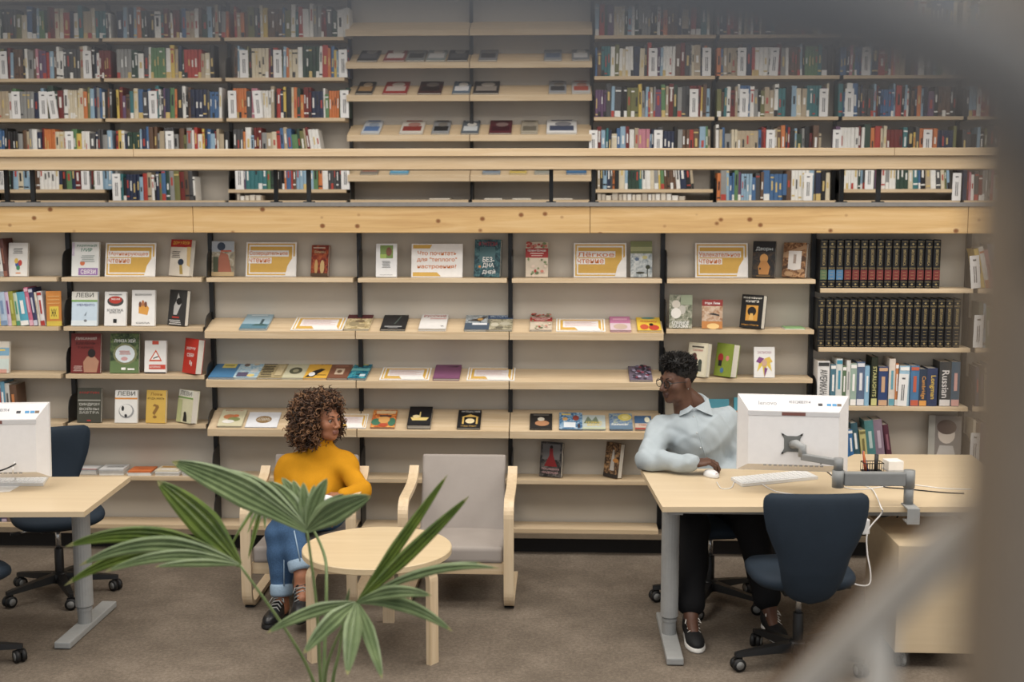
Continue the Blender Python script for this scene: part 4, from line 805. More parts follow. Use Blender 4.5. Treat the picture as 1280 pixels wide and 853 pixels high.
def armchair(label, x, y, rz):
    t = thing('armchair', label, 'armchair', (x, y, 0), rz)
    path = [(.60, .018), (.35, .018)]+arc(.10, .098, .08, 270, 180, 7)+[(.016, .3)]+arc(.095, .495, .078, 180, 90, 7)+[(.25, .575), (.36, .580), (.43, .592), (.48, .615), (.52, .65)]
    for s in (-1, 1):
        a, b = (s*.30, s*.248) if s > 0 else (-.30, -.248)
        MB().strip(path, min(a, b), max(a, b), .026, WOODZ).build('side_frame', t)
        for yy in (.09, .56): MB().box((s*.274, yy, .0035), (.05, .05, .007), RUBBER).build('foot_pad', t)
    MB().box((0, .045, .222), (.50, .028, .062), WOODX, None, .004).build('front_rail', t)
    MB().box((0, .50, .25), (.50, .028, .06), WOODX, None, .004).build('rear_rail', t)
    vs, fs = pad(.485, .47, .085, .022, .014); T = Matrix.Translation((0, .022, .252)) @ Matrix.Rotation(-.03, 4, 'X')
    MB().add(vs, fs, CUSH, True, T).build('seat_cushion', t)
    vs, fs = pad(.465, .44, .055, .016, .006); T = Matrix.Translation((0, .455, .285)) @ Matrix.Rotation(math.radians(68), 4, 'X')
    MB().add(vs, fs, CUSH, True, T).build('back_cushion', t)
    return t
armchair('empty taupe armchair with bent birch arms beside the round table', -.232, -1.19, 0)
armchair('taupe armchair with bent birch arms in which the woman sits', -1.045, -1.225, 0.02)
tc = (-.558, -1.70)
t = thing('coffee_table', 'round birch coffee table with three bent legs', 'table', (tc[0], tc[1], 0))
R_ = .353
MB().lathe([(R_-.004, 0), (R_, .004), (R_, .028), (R_-.004, .032)], (0, 0, .462), WOODT, 56, None, False).build('tabletop', t)
for ang in (math.atan2(-.2, -.29), math.atan2(-.2, .29), math.pi/2):
    path = [(.08, .448), (.25, .448)]+arc(.285, .393, .055, 90, 0, 7)+[(.34, .2), (.34, .0)]
    T = Matrix.Rotation(ang-math.pi/2, 4, 'Z')
    MB().strip(path, -.028, .028, .027, WOODZ, T).build('leg', t)

# ------------------------------------------------------------------ desks
DESKM = wood('desk_laminate', (212, 193, 162), (203, 182, 150), 0, .38, .5)
def desk_leg(t, x, y0, y1, yc, top):
    m = MB(); m.box((x, (y0+y1)/2, .02), (.078, abs(y1-y0), .032), GREYM, None, .006); m.build('foot', t)
    def oval(r, s, z0, z1): return [(x+r*math.cos(q*math.pi/10), yc+s*math.sin(q*math.pi/10)) for q in range(20)], z0, z1
    m = MB(); 
    for r, s, z0, z1 in ((.034, .036, .034, .13), (.037, .039, .10, .115)): p, a, b = oval(r, s, z0, z1); m.prism(p, a, b, plain((138, 139, 138), .45, .04))
    m.build('inner_column', t)
    m = MB(); p, a, b = oval(.043, .045, .125, top); m.prism(p, a, b, GREYM); m.build('column', t)
    MB().box((x, yc, top+.012), (.07, .44, .024), GREYM).build('bracket', t)
def desk(label, poly, legs):
    c = Vector((sum(p[0] for p in poly)/len(poly), sum(p[1] for p in poly)/len(poly), 0))
    t = thing('computer_desk', label, 'desk', c)
    MB().prism([(a-c.x, b-c.y) for a, b in poly], .705, .73, DESKM).build('desktop', t)
    for x, y0, y1, yc in legs: desk_leg(t, x-c.x, y0-c.y, y1-c.y, yc-c.y, .681)
    MB().box(((legs[0][0]+legs[1][0])/2-c.x, legs[0][3]-c.y, .655), (abs(legs[1][0]-legs[0][0])-.09, .04, .04), GREYM).build('crossbar', t)
    return t
desk('light wood computer desk where the man sits, grey column legs', [(.774, -1.814), (2.50, -1.74), (2.53, -1.2), (2.57, -.60), (1.93, -.612), (1.80, -.80), (1.66, -.98), (1.45, -1.0), (.727, -1.022)], [(.838, -1.88, -1.25, -1.55), (2.36, -1.82, -1.2, -1.5)])
desk('light wood computer desk with nobody at it, grey column leg', [(-1.835, -2.009), (-1.875, -1.315), (-3.3, -1.40), (-3.3, -2.09)], [(-2.055, -1.80, -1.20, -1.52), (-3.1, -1.86, -1.26, -1.58)])

# drawer pedestal on casters
t = thing('drawer_pedestal', 'light wood drawer pedestal on casters beside the dark swivel chair', 'cabinet', (2.04, -1.60, 0))
MB().box((0, .0, .33), (.42, .56, .50), DESKM, None, .003).build('body', t)
for k in range(3):
    f = MB().box((0, .287, .165+k*.165), (.41, .018, .155), DESKM, None, .003).build('drawer', t)
    MB().box((0, .300, .20+k*.165), (.12, .012, .012), GREYM).build('handle', f)
for sx in (-.17, .17):
    for sy in (-.23, .23):
        m = MB(); m.tube([(sx-.02, sy, .031), (sx-.004, sy, .031)], .03, RUBBER, 12); m.tube([(sx+.004, sy, .031), (sx+.02, sy, .031)], .03, plain((120, 120, 118), .5), 12); m.box((sx, sy, .065), (.02, .03, .03), BLACKM); m.build('caster', t)

# ------------------------------------------------------------------ swivel chairs
def shell(outline, t0, bulge, curve, n=18, nv=14):
    # closed pad: outline(v)-> (halfwidth, z); thickness t0, front face -y side
    vs = []; rows = []
    for side in (0, 1):
        for j in range(nv+1):
            hw, z, yo = outline(j/nv)
            for i in range(n+1):
                u = -1+2*i/n; e = max(0.0, 1-abs(u)**5)**.5; ev = max(0.0, 1-abs(2*j/nv-1)**7)**.5
                th = t0*e*ev
                y = yo+curve*u*u+(th*.5 if side else -th*.5)
                vs.append((hw*u, y, z))
    N = (nv+1)*(n+1); fs = []
    for j in range(nv):
        for i in range(n):
            a = j*(n+1)+i; q = (a, a+1, a+n+2, a+n+1); fs.append(q); fs.append(tuple(N+k for k in q[::-1]))
    return vs, fs
def swivel(label, x, y, rz, seed=0, scale=1.0):
    t = thing('swivel_chair', label, 'chair', (x, y, 0), rz)
    def back(v):
        z = .365+.51*v; pts = [(0, .03), (.015, .062), (.04, .086), (.09, .108), (.21, .134), (.33, .146), (.448, .161), (.56, .187), (.686, .212), (.8, .224), (.88, .229), (.93, .2285), (.955, .225), (.975, .219), (.99, .210), (1, .196)]
        for (a, p), (b, q) in zip(pts[:-1], pts[1:]):
            if v <= b: hw = p+(q-p)*(v-a)/(b-a); break
        return hw, z, -.235-.05*(v-.3)-.02*math.sin(v*3.14)+.06*max(0, .3-v)
    vs, fs = shell(back, .055, 0, .022, 20, 44)
    MB().add(vs, fs, NAVY, True).build('backrest', t)
    sv = []
    n = 36; prof = [(.0, -.035), (.6, -.035), (.9, -.028), (.985, -.012), (1, .004), (.985, .018), (.93, .03), (.7, .036), (.3, .033), (0, .030)]
    for r, z in prof:
        for k in range(n):
            a = 2*math.pi*k/n; c, s = math.cos(a), math.sin(a)
            q = .62; X = .235*math.copysign(abs(c)**q, c)*r; Y = .225*math.copysign(abs(s)**q, s)*r+.01
            sv.append((X, Y, .445+z-.03*max(0, Y-.12)*4*(r)))
    fs = [(i*n+k, i*n+(k+1) % n, (i+1)*n+(k+1) % n, (i+1)*n+k) for i in range(len(prof)-1) for k in range(n)]
    MB().add(sv, fs, NAVY, True).build('seat', t)
    m = MB(); m.box((0, -.01, .39), (.2, .24, .035), BLACKM, None, .008); m.build('mechanism', t)
    MB().tube([(0, -.06, .385), (0, -.17, .37), (0, -.225, .42), (0, -.238, .52)], .018, BLACKM, 8).build('back_support', t)
    m = MB(); m.tube([(.06, .02, .385), (.2, .02, .372)], .006, CHROME, 8); m.box((.215, .02, .371), (.05, .03, .014), BLACKM, None, .003); m.build('lever', t)
    MB().tube([(0, 0, .25), (0, 0, .375)], .014, CHROME, 14).build('gas_piston', t)
    MB().lathe([(.022, 0), (.024, .01), (.024, .17), (.02, .175)], (0, 0, .085), BLACKM, 16).build('lift_sleeve', t)
    MB().lathe([(.04, 0), (.046, .01), (.046, .045), (.034, .06)], (0, 0, .07), BLACKM, 18).build('hub', t)
    for k in range(5):
        a = math.radians(seed+72*k); T = Matrix.Rotation(a, 4, 'Z')
        m = MB(); vs = []
        for q, (r, w, zl, zh) in enumerate(((.03, .026, .078, .122), (.15, .022, .075, .108), (.28, .016, .068, .09), (.30, .012, .068, .086))):
            vs += [(r, -w, zl), (r, w, zl), (r, w*.8, zh), (r, -w*.8, zh)]
        fs = [(i*4+j, i*4+(j+1) % 4, i*4+4+(j+1) % 4, i*4+4+j) for i in range(3) for j in range(4)]+[(0, 3, 2, 1), (12, 13, 14, 15)]
        leg = m.add(vs, fs, BLACKM, False, T).build('base_leg', t)
        m = MB(); Tc = T @ Matrix.Translation((.285, 0, 0)) @ Matrix.Rotation(math.radians(40+seed*3+61*k), 4, 'Z')
        m.tube([(-.024, 0, .0315), (-.005, 0, .0315)], [.03, .0305], RUBBER, 16, Tc); m.tube([(.005, 0, .0315), (.024, 0, .0315)], [.0305, .03], RUBBER, 16, Tc)
        for sx in (-.0245, .0245): m.tube([(sx-.0006, 0, .0315), (sx+.0006, 0, .0315)], .019, plain((128, 128, 126), .5), 14, Tc)
        m.tube([(0, .0, .05), (0, 0, .075)], .007, BLACKM, 8, Tc); m.box((0, 0, .056), (.012, .04, .012), BLACKM, Tc)
        m.build('caster', leg)
    return t
swivel('navy swivel chair with its back turned, in front of the man\'s desk', 1.395, -1.86, .05, 118)
swivel('navy swivel chair on which the man sits', 1.10, -.99, math.pi+.15, 62)
swivel('navy swivel chair behind the desk without a sitter, facing out', -2.40, -1.00, math.pi+.55, 20)
swivel('navy swivel chair in front of the desk without a sitter, mostly out of view', -2.46, -2.04, -.55, 336)

# ------------------------------------------------------------------ computers
def monitor(label, ctr, rx, rz, w=.52, h=.365):
    t = thing('desktop_monitor', label, 'monitor', ctr, 0); t.rotation_euler = (rx, 0, rz)
    # local: back faces -y, screen faces +y
    wp = plain((222, 220, 220), .38, .02)
    m = MB(); m.box((0, .012, 0), (w, .022, h), wp, None, .005); m.build('frame', t)
    a = [(-w/2+.004, 0, -h/2+.004), (w/2-.004, 0, -h/2+.004), (w/2-.004, 0, h/2-.004), (-w/2+.004, 0, h/2-.004)]
    b = [(-w/2+.05, -.05, -h/2+.035), (w/2-.05, -.05, -h/2+.035), (w/2-.05, -.05, h/2-.075), (-w/2+.05, -.05, h/2-.075)]
    MB().add(a+b, [(4, 5, 6, 7), (0, 1, 5, 4), (1, 2, 6, 5), (2, 3, 7, 6), (3, 0, 4, 7)], wp).build('back_cover', t)
    MB().box((0, .0235, .005), (w-.04, .002, h-.06), plain((14, 15, 18), .15, 0)).build('screen', t)
    m = MB(); m.box((-.0, -.0508, h/2-.088), (w*.82, .002, .020), plain((196, 195, 196), .4, .02)); m.box((.0, -.0515, h/2-.088), (.11, .003, .016), plain((120, 70, 62), .5)); m.build('handle_recess', t)
    # lettering and stickers on the sloped top bevel
    n = Vector((0, -.071, .05)).normalized()
    T = Matrix.Translation((0, -.0245, h/2-.04)) @ Matrix.Rotation(-math.atan2(.05, .071), 4, 'X')
    vs, fs, gw, gh = text_geo('lenovo'); s = .085/gw; T2 = T @ Matrix.Translation((-.12, 0, 0))
    MB().add([(p[0]*s, -.0012, p[1]*s) for p in vs], fs, plain((150, 150, 152), .5, 0), False, T2).build('lettering', t)
    vs, fs, gw, gh = text_geo('410124001914'); s = .10/gw; T2 = T @ Matrix.Translation((.03, 0, .008))
    MB().add([(p[0]*s, -.0012, p[1]*s*1.4) for p in vs], fs, plain((90, 90, 100), .5, 0), False, T2).build('inventory_number', t)
    for k, (x, c) in enumerate(((.125, (60, 60, 66)), (.165, (70, 150, 206)), (.19, (70, 150, 206)), (.212, (120, 96, 76)))): MB().box((x, -.001, -.004), (.02, .001, .014), plain(c, .5, 0), T).build('sticker', t)
    m = MB(); 
    for k in range(6): m.box((-w*.42+.0, -.03, .07-k*.022), (.004, .016, .016), plain((190, 190, 190), .5), None)
    m.build('side_vent', t)
    m = MB()
    for k in range(12): m.box((-.13+k*.024, -.046, -h/2+.032), (.014, .008, .008), plain((150, 146, 140), .5))
    m.build('port_row', t)
    return t
mon = monitor('white monitor seen from behind with a grey wall-plate mount, at the man\'s desk', (1.415, -1.50, 1.018), -.10, -.10)
mon2 = monitor('white monitor seen from behind at the desk without a sitter', (-2.42, -1.62, .972), -.06, .12)
# arm
t = thing('monitor_arm', 'grey jointed monitor arm clamped to the desk edge', 'monitor arm', (1.905, -1.74, .73))
L = Vector((1.905, -1.74, .73))
def lp(*p): return Vector(p)-L
ARMM = plain((132, 134, 134), .42, .04)
m = MB(); m.box((0, -.035, .004), (.055, .11, .008), GREYM, None, .002); m.box((0, -.088, -.03), (.055, .006, .07), GREYM); m.box((0, -.05, -.062), (.05, .08, .006), GREYM); m.build('clamp', t)
m = MB(); m.tube([(0, 0, .008), (0, 0, .085)], .022, ARMM, 18); m.build('post', t)
m = MB(); m.tube([(0, 0, .085), (0, 0, .165)], .026, ARMM, 18); m.build('shoulder_joint', t)
e = Vector((-.325, -.01, 0))
m = MB(); d = e.normalized(); ang = math.atan2(d.y, d.x); T = Matrix.Rotation(ang, 4, 'Z')
m.box((.16, 0, .125), (.28, .042, .062), ARMM, T, .006); m.box((.16, -.022, .118), (.25, .003, .004), plain((90, 92, 92), .5), T); m.build('lower_arm', t)
m = MB(); m.tube([e+Vector((0, 0, .085)), e+Vector((0, 0, .165))], .027, ARMM, 18); m.tube([e+Vector((0, 0, .165)), e+Vector((0, 0, .22))], .022, ARMM, 18); m.build('elbow_joint', t)
m = MB(); e2 = lp(1.44, -1.625, .93); e1 = e+Vector((0, 0, .2)); e2.z = .2; d = e2-e1; T = Matrix.Translation(e1) @ Matrix.Rotation(math.atan2(d.y, d.x), 4, 'Z')
m.box((d.length/2, 0, 0), (d.length, .036, .03), ARMM, T, .005); m.build('upper_arm', t)
ctr = lp(1.405, -1.548, .975)
m = MB(); m.tube([e2, e2+Vector((0, 0, .045)), lp(1.415, -1.60, .985), ctr+Vector((.0, -.015, .0))], .02, plain((150, 152, 152), .35, .04), 12); m.build('tilt_head', t)
m = MB(); q = .052
pl = [(-q, q), (-q*.45, q*.72), (q*.45, q*.72), (q, q), (q*.72, q*.45), (q*.72, -q*.45), (q, -q), (q*.45, -q*.72), (-q*.45, -q*.72), (-q, -q), (-q*.72, -q*.45), (-q*.72, q*.45)]
Tv = Matrix.Translation(ctr) @ Matrix.Rotation(-.10, 4, 'Z') @ Matrix.Rotation(-.10, 4, 'X')
m.prism(pl, -.008, .0, plain((104, 106, 104), .4, .04), 'y', Tv)
for sx in (-1, 1):
    for sz in (-1, 1): m.tube([(sx*q*.84, -.011, sz*q*.84), (sx*q*.84, -.007, sz*q*.84)], .005, BLACKM, 8, Tv)
m.build('mount_plate', t)
# keyboards, mouse, paper
def keyboard(label, pts, z):
    c = sum(pts, Vector())/4; c.z = z; t = thing('keyboard', label, 'keyboard', c)
    poly = [(p.x-c.x, p.y-c.y) for p in pts]
    MB().prism(poly, 0.001, .016, plain((224, 224, 224), .4, .02)).build('base', t)
    a, b, d = Vector(poly[0]), Vector(poly[1]), Vector(poly[3]); ux, uy = (b-a), (d-a)
    m = MB()
    for r in range(5):
        for k in range(17):
            u0, v0 = .02+.96*k/17, .06+.88*r/5; u1, v1 = u0+.96/17*.84, v0+.88/5*.82
            q = [a+ux*u0+uy*v0, a+ux*u1+uy*v0, a+ux*u1+uy*v1, a+ux*u0+uy*v1]
            m.prism([(p.x, p.y) for p in q], .016, .0195, plain((236, 236, 236), .45, .02))
    m.build('keys', t, kind='stuff'); return t
KP = [G(913.7, 599.5, .735), G(1005.5, 590.5, .735), G(1022.4, 598.5, .735), G(928, 608, .735)]
keyboard('white keyboard lying in front of the man\'s monitor', KP, .73)
keyboard('white keyboard on the desk without a sitter', [G(-40, 596, .735), G(61, 596, .735), G(54, 607, .735), G(-50, 607, .735)], .73)
c = G(889, 596, .73)
t = thing('computer_mouse', 'white computer mouse under the man\'s fingers', 'mouse', c, .5)
sh = []; n = 16
prof = [(1, 0), (1.02, .006), (.97, .016), (.8, .026), (.5, .032), (0.02, .034)]
m = MB(); vs = [(.032*r*math.cos(2*math.pi*k/n), .052*r*math.sin(2*math.pi*k/n), z+.001) for r, z in prof for k in range(n)]
m.add(vs, [(i*n+k, i*n+(k+1) % n, (i+1)*n+(k+1) % n, (i+1)*n+k) for i in range(5) for k in range(n)]+[tuple(range(5*n, 6*n)), tuple(range(n))[::-1]], WHITEP, True); m.build('shell', t)
MB().box((0, -.03, .031), (.01, .018, .006), plain((170, 40, 40), .4), Matrix.Rotation(.25, 4, 'X')).build('wheel', t)
m = MB(); p = [G(x, y, .731) for x, y in ((-30, 606), (22, 600), (28, 606), (12, 615), (-30, 617))]; c = p[0].copy()
m.prism([(q.x-c.x, q.y-c.y) for q in p], .0008, .0014, PAPER); m.build('paper_sheet', None, 'white paper sheet on the desk without a sitter', 'paper', None, None, (c.x, c.y, .73))
# pen holder and small box
c = G(1090, 590, .73); t = thing('pen_holder', 'black wire pen holder with pens on the man\'s desk', 'pen holder', c, .1)
m = MB(); 
for zz in (.004, .05): m.tube([(-.05, -.03, zz), (.05, -.03, zz), (.05, .03, zz), (-.05, .03, zz), (-.05, -.03, zz)], .0025, BLACKM, 5)
for k in range(9): m.tube([(-.05+k*.0125, -.03, .004), (-.05+k*.0125, -.03, .05)], .0014, BLACKM, 4); m.tube([(-.05+k*.0125, .03, .004), (-.05+k*.0125, .03, .05)], .0014, BLACKM, 4)
m.box((0, 0, .003), (.1, .06, .003), BLACKM); m.build('wire_basket', t)
for k, (cc, x, ln) in enumerate((((206, 110, 50), -.03, -.02), ((60, 70, 160), -.022, -.03), ((190, 50, 50), -.038, -.012), ((40, 40, 44), .02, .004))):
    m = MB(); m.tube([(x, 0, .006), (x+ln, .004*k-.006, .11-.02*(k == 3))], .0045 if k < 3 else .011, plain(cc, .5), 8); m.build('pen', t)
c = G(1116, 588, .73); t = thing('paper_block', 'white note paper block on the man\'s desk', 'note block', c, .15)
MB().box((0, 0, .004), (.085, .085, .006), plain((190, 190, 190), .4)).build('tray', t); MB().box((0, 0, .031), (.08, .08, .047), PAPER, None, .002).build('paper_stack', t)
# cables
def cable(label, pts, r, col, name='cable', steps=6):
    P = [Vector(p) for p in pts]; out = []
    for i in range(len(P)-1):
        p0, p1, p2, p3 = P[max(i-1, 0)], P[i], P[i+1], P[min(i+2, len(P)-1)]
        for s in range(steps):
            u = s/steps; out.append(.5*((2*p1)+(-p0+p2)*u+(2*p0-5*p1+4*p2-p3)*u*u+(-p0+3*p1-3*p2+p3)*u**3))
    out.append(P[-1]); b = P[0].copy(); m = MB(); m.tube([q-b for q in out], r, col, 6)
    return m.build(name, None, label, 'cable', None, None, b)
WC, BC = plain((224, 222, 220), .5, .02), plain((30, 30, 32), .5, .02)
cable('white cable drooping from the desk edge beside the dark chair back', [G(1072, 606, .733), G(1090, 612, .733), W(1101, 634, -1.83), W(1102, 642, -1.835), W(1085, 664, -1.835), W(1084, 690, -1.84), W(1088, 715, -1.86), W(1086, 731, -1.88), W(1070, 731, -1.90), W(1056, 722, -1.92), W(1053, 712, -1.92)], .0035, WC)
cable('white keyboard cable curling across the desk toward the chair back', [G(950, 604, .735), G(968, 614, .733), G(990, 618, .733), G(1012, 620, .733), G(1030, 628, .733)], .003, WC)
cable('white cable lying under the monitor arm', [G(1036, 586, .733), G(1044, 604, .733), G(1058, 610, .733), G(1080, 612, .733), G(1130, 606, .733), G(1180, 611, .733), G(1215, 612, .733)], .003, WC)
cable('black cable lying across the desk past the arm clamp', [W(1026, 580, -1.58), G(1043, 596, .76), G(1088, 602, .734), G(1106, 609, .734), G(1128, 611, .734), G(1180, 616, .734), G(1205, 617, .734)], .003, BC)
cable('short white mouse cable', [G(896, 603, .735), G(902, 611, .733), G(914, 610, .733), G(918, 603, .733), G(925, 604, .733)], .0025, WC)
cable('black cable hanging below the desktop toward the pedestal', [W(1085, 642, -1.35), W(1105, 646, -1.4), W(1122, 640, -1.45), W(1128, 637, -1.45), W(1122, 646, -1.40), W(1114, 656, -1.28)], .004, BC)
cable('white cable behind the unattended monitor', [W(18, 578, -1.66), W(16, 590, -1.70), G(20, 600, .735), G(17, 607, .735)], .003, WC)
cable('black cable at the unattended monitor back', [W(20, 580, -1.69), W(8, 586, -1.72), W(-10, 592, -1.74)], .004, BC)
t = thing('power_adapter', 'white plug adapter hanging beside the dark chair back', 'adapter', W(1080, 658, -1.78), .2)
MB().box((0, 0, 0), (.04, .04, .07), WHITEP, None, .006).build('body', t); MB().tube([(0, 0, .03), (0, 0, .115)], .004, WC, 6).build('cord', t)

# ------------------------------------------------------------------ potted fan palm
def leafmat(nm, a, b, rough=.42):
    m, nt, bs = nodes(nm, rough, .5)
    mp = coords(nt, (1, 1, 1)); n = noise(nt, mp, 14, 4); r = ramp(nt, [(.3, S(*a)), (.7, S(*b))]); nt.links.new(n.outputs[0], r.inputs[0]); nt.links.new(r.outputs[0], bs.inputs['Base Color'])
    bs.inputs['Transmission Weight'].default_value = 0.0; bs.inputs['Sheen Weight'].default_value = .15
    return m
LG, LD, LT = leafmat('palm_leaf', (86, 104, 66), (118, 134, 92), .36), leafmat('palm_leaf_deep', (62, 84, 24), (98, 116, 40), .34), plain((146, 144, 88), .6, .1)
STEM = leafmat('palm_stem', (86, 108, 58), (112, 128, 78))
PY_ = -3.35
def P3(x, y, dy=0.0): return W(x, y, PY_+dy)
PB = W(412, 990, PY_); PB.z = 0
palm = thing('potted_palm', 'fan palm in a pot in front of the round table', 'plant', (PB.x, PB.y, 0))
MB().lathe([(.12, 0), (.13, .01), (.165, .30), (.175, .31), (.175, .34), (.158, .34), (.15, .28)], (0, 0, .0008), plain((92, 84, 78), .7), 28).build('pot', palm)
MB().lathe([(.148, 0), (.1, .012), (.02, .018)], (0, 0, .285), plain((52, 42, 34), .95, .3, sc=90), 20).build('soil', palm)
def leaflet(hub, tip, wpx, droop, mat, pleats=2, tw=0.0, bendx=0.0):
    # pleated blade from hub to tip, width in pixels at the palm's distance
    n = 20; wm = wpx/385.0; d = tip-hub; L = d.length; t = d.normalized()
    side = t.cross(Vector((.15+tw, -1, .25))).normalized(); nor = side.cross(t).normalized()
    pleats += 1; vs = []; k = 2*pleats+1
    for i in range(n+1):
        u = i/n; c = hub+d*u+Vector((0, 0, 1))*(droop*L*4*u*(1-u))+side*(bendx*L*4*u*(1-u))
        w = wm*(min(1, .12+u*2.1)**.8)*(max(0, 1-((u-.35)/.65)**2)**.75 if u > .35 else 1)
        for j in range(k):
            q = -1+2*j/(k-1); z = (.5 if j % 2 else -.5)*w/(k-1)
            vs.append(c+side*(q*w/2)+nor*(z+.16*w*q*q))
    fs = [(i*k+j, i*k+j+1, (i+1)*k+j+1, (i+1)*k+j) for i in range(n) for j in range(k-1)]
    m = MB(); o = palm.location
    m.add([v-o for v in vs], fs, mat, False)
    kk = m.mi(LT)
    for q in range(len(m.f)):
        if m.f[q][0]//k >= n-1: m.m[q] = kk
    return m
def frond(stem, leaves):
    o = palm.location; m = MB(); P = [Vector(p)-o for p in stem]; out = []
    for i in range(len(P)-1):
        p0, p1, p2, p3 = P[max(i-1, 0)], P[i], P[i+1], P[min(i+2, len(P)-1)]
        for s in range(6):
            u = s/6; out.append(.5*((2*p1)+(-p0+p2)*u+(2*p0-5*p1+4*p2-p3)*u*u+(-p0+3*p1-3*p2+p3)*u**3))
    out.append(P[-1]); nn = len(out); m.tube(out, [.0075-.0035*i/nn for i in range(nn)], STEM, 7); f = m.build('frond', palm)
    for hub, tip, w, dr, mt, pl, tw, bx in leaves: leaflet(hub, tip, w, dr, mt, pl, tw, bx).build('leaflet', f)
base = Vector((PB.x, PB.y, .30))
h = P3(384, 664)
frond([base, P3(401, 853), P3(396, 760), h], [
    (h, P3(214, 577, .10), 40, .045, LG, 4, 0, .0), (h, P3(262, 588, .14), 30, .06, LG, 3, .1, .02), (h, P3(312, 604, .16), 26, .03, LG, 3, 0, 0), (h, P3(335, 602, .10), 22, .04, LG, 2, 0, .05), (h, P3(352, 597, .12), 20, .03, LG, 2, 0, .04),
    (h, P3(366, 600, .10), 18, .02, LG, 2, 0, .02), (h, P3(379, 603, .08), 17, .02, LG, 2, 0, 0), (h, P3(393, 606, .08), 15, .02, LG, 2, 0, 0), (h, P3(409, 598, .05), 22, .02, LG, 2, 0, -.04), (h, P3(430, 618, .02), 22, .02, LG, 2, 0, -.03), (h, P3(464, 620, -.05), 34, .0, LG, 3, .2, -.05)])
h = P3(300, 707, -.1)
frond([base, P3(392, 853, -.02), P3(362, 795, -.06), h], [
    (h, P3(196, 601, -.05), 40, .0, LD, 3, -.2, .04), (h, P3(81, 684, -.12), 24, .10, LD, 3, 0, .02), (h, P3(98, 708, -.2), 22, .11, LG, 2, 0, .03), (h, P3(80, 733, -.15), 22, .10, LD, 2, .2, .04), (h, P3(130, 716, -.3), 16, .06, LG, 2, 0, .04), (h, P3(193, 709, -.25), 11, .04, LG, 1, 0, .0)])
h = P3(446, 754, -.12)
frond([base, P3(406, 853, -.06), P3(418, 806, -.1), h], [
    (h, P3(560, 593, -.05), 15, .0, LD, 2, 0, 0), (h, P3(587, 620, -.1), 18, .0, LD, 2, .1, 0), (h, P3(333, 792, -.25), 17, .07, LG, 2, 0, 0), (h, P3(379, 818, -.3), 22, .07, LG, 2, 0, 0), (h, P3(434, 845, -.35), 24, .06, LG, 2, .2, 0), (h, P3(478, 850, -.3), 18, .06, LG, 2, .2, 0),
    (h, P3(566, 790, -.2), 18, .12, LG, 2, 0, 0), (h, P3(625, 711, -.1), 12, .10, LG, 1, 0, .0), (h, P3(604, 704, -.0), 10, .08, LG, 1, 0, 0), (h, P3(540, 745, -.2), 18, .09, LG, 2, 0, 0)])
h = P3(332, 618, .35)
frond([base, P3(405, 853, .1), P3(408, 740, .2), P3(404, 690, .3), P3(375, 640, .35), h], [
    (h, P3(284, 692, .2), 5, .06, LD, 1, 0, 0), (h, P3(298, 668, .2), 5, .05, LD, 1, 0, 0), (h, P3(309, 668, .2), 5, .04, LD, 1, 0, 0), (h, P3(310, 700, .2), 7, .03, LD, 1, 0, 0), (h, P3(331, 662, .2), 6, .03, LD, 1, 0, 0)])
frond([base, P3(416, 853, -.02), P3(424, 815, -.02), P3(430, 770, -.02)], [(P3(430, 770, -.02), P3(437, 735, -.02), 5, 0, LG, 1, 0, 0)])

# ------------------------------------------------------------------ stair railing close to the photographer
RAILM = plain((186, 180, 170), .5, .06); BRWN = plain((124, 106, 86), .6, .06); DGREY = plain((96, 98, 102), .5, .05)
def N(x, y, d): return Vector(CAM+ray(x, y)*d)
bp = N(1331, 426, .45)
t = thing('stair_railing', 'blurred grey-brown stair railing with post close to the viewer', 'railing', (bp.x, bp.y, 0))
o_ = Vector((bp.x, bp.y, 0))
MB().box((0, 0, 1.3), (.058, .05, 2.6), BRWN, None, .004).build('newel_post', t)
p = [N(1330, 560, .47), N(1182, 688, .62), N(1020, 848, .80), N(815, 1060, 1.02)]
MB().tube([q-o_ for q in p], [.0115]*4, RAILM, 12).build('sloping_handrail', t)
p = [N(1330, 535, .48), N(1172, 662, .63), N(1002, 828, .81), N(800, 1040, 1.03)]
MB().tube([q-o_ for q in p], [.0045]*4, plain((126, 96, 68), .6), 8).build('rail_cap', t)
a = N(1103, 742, .70); b = Vector((a.x, a.y, .0))
MB().tube([a-o_, b-o_], .008, RAILM, 10).build('baluster', t)
p = [N(-1500, -80, .40), N(-600, -62, .22), N(-250, -54, .165), N(200, -50, .15), N(640, -46, .15), N(900, -18, .15), N(1080, 22, .165), N(1210, 70, .20), N(1290, 140, .25), N(1330, 250, .36), N(1330, 330, .43)]
pts = []
for i in range(len(p)-1):
    p0, p1, p2, p3 = p[max(i-1, 0)], p[i], p[i+1], p[min(i+2, len(p)-1)]
    for s in range(5):
        u = s/5; pts.append(.5*((2*p1)+(-p0+p2)*u+(2*p0-5*p1+4*p2-p3)*u*u+(-p0+3*p1-3*p2+p3)*u**3)-o_)
pts.append(p[-1]-o_)
MB().tube(pts, .0125, DGREY, 14).build('upper_rail', t)
q = N(-1500, -80, .40); MB().box((q.x-o_.x, q.y-o_.y, q.z/2), (.05, .05, q.z), BRWN).build('newel_post', t)
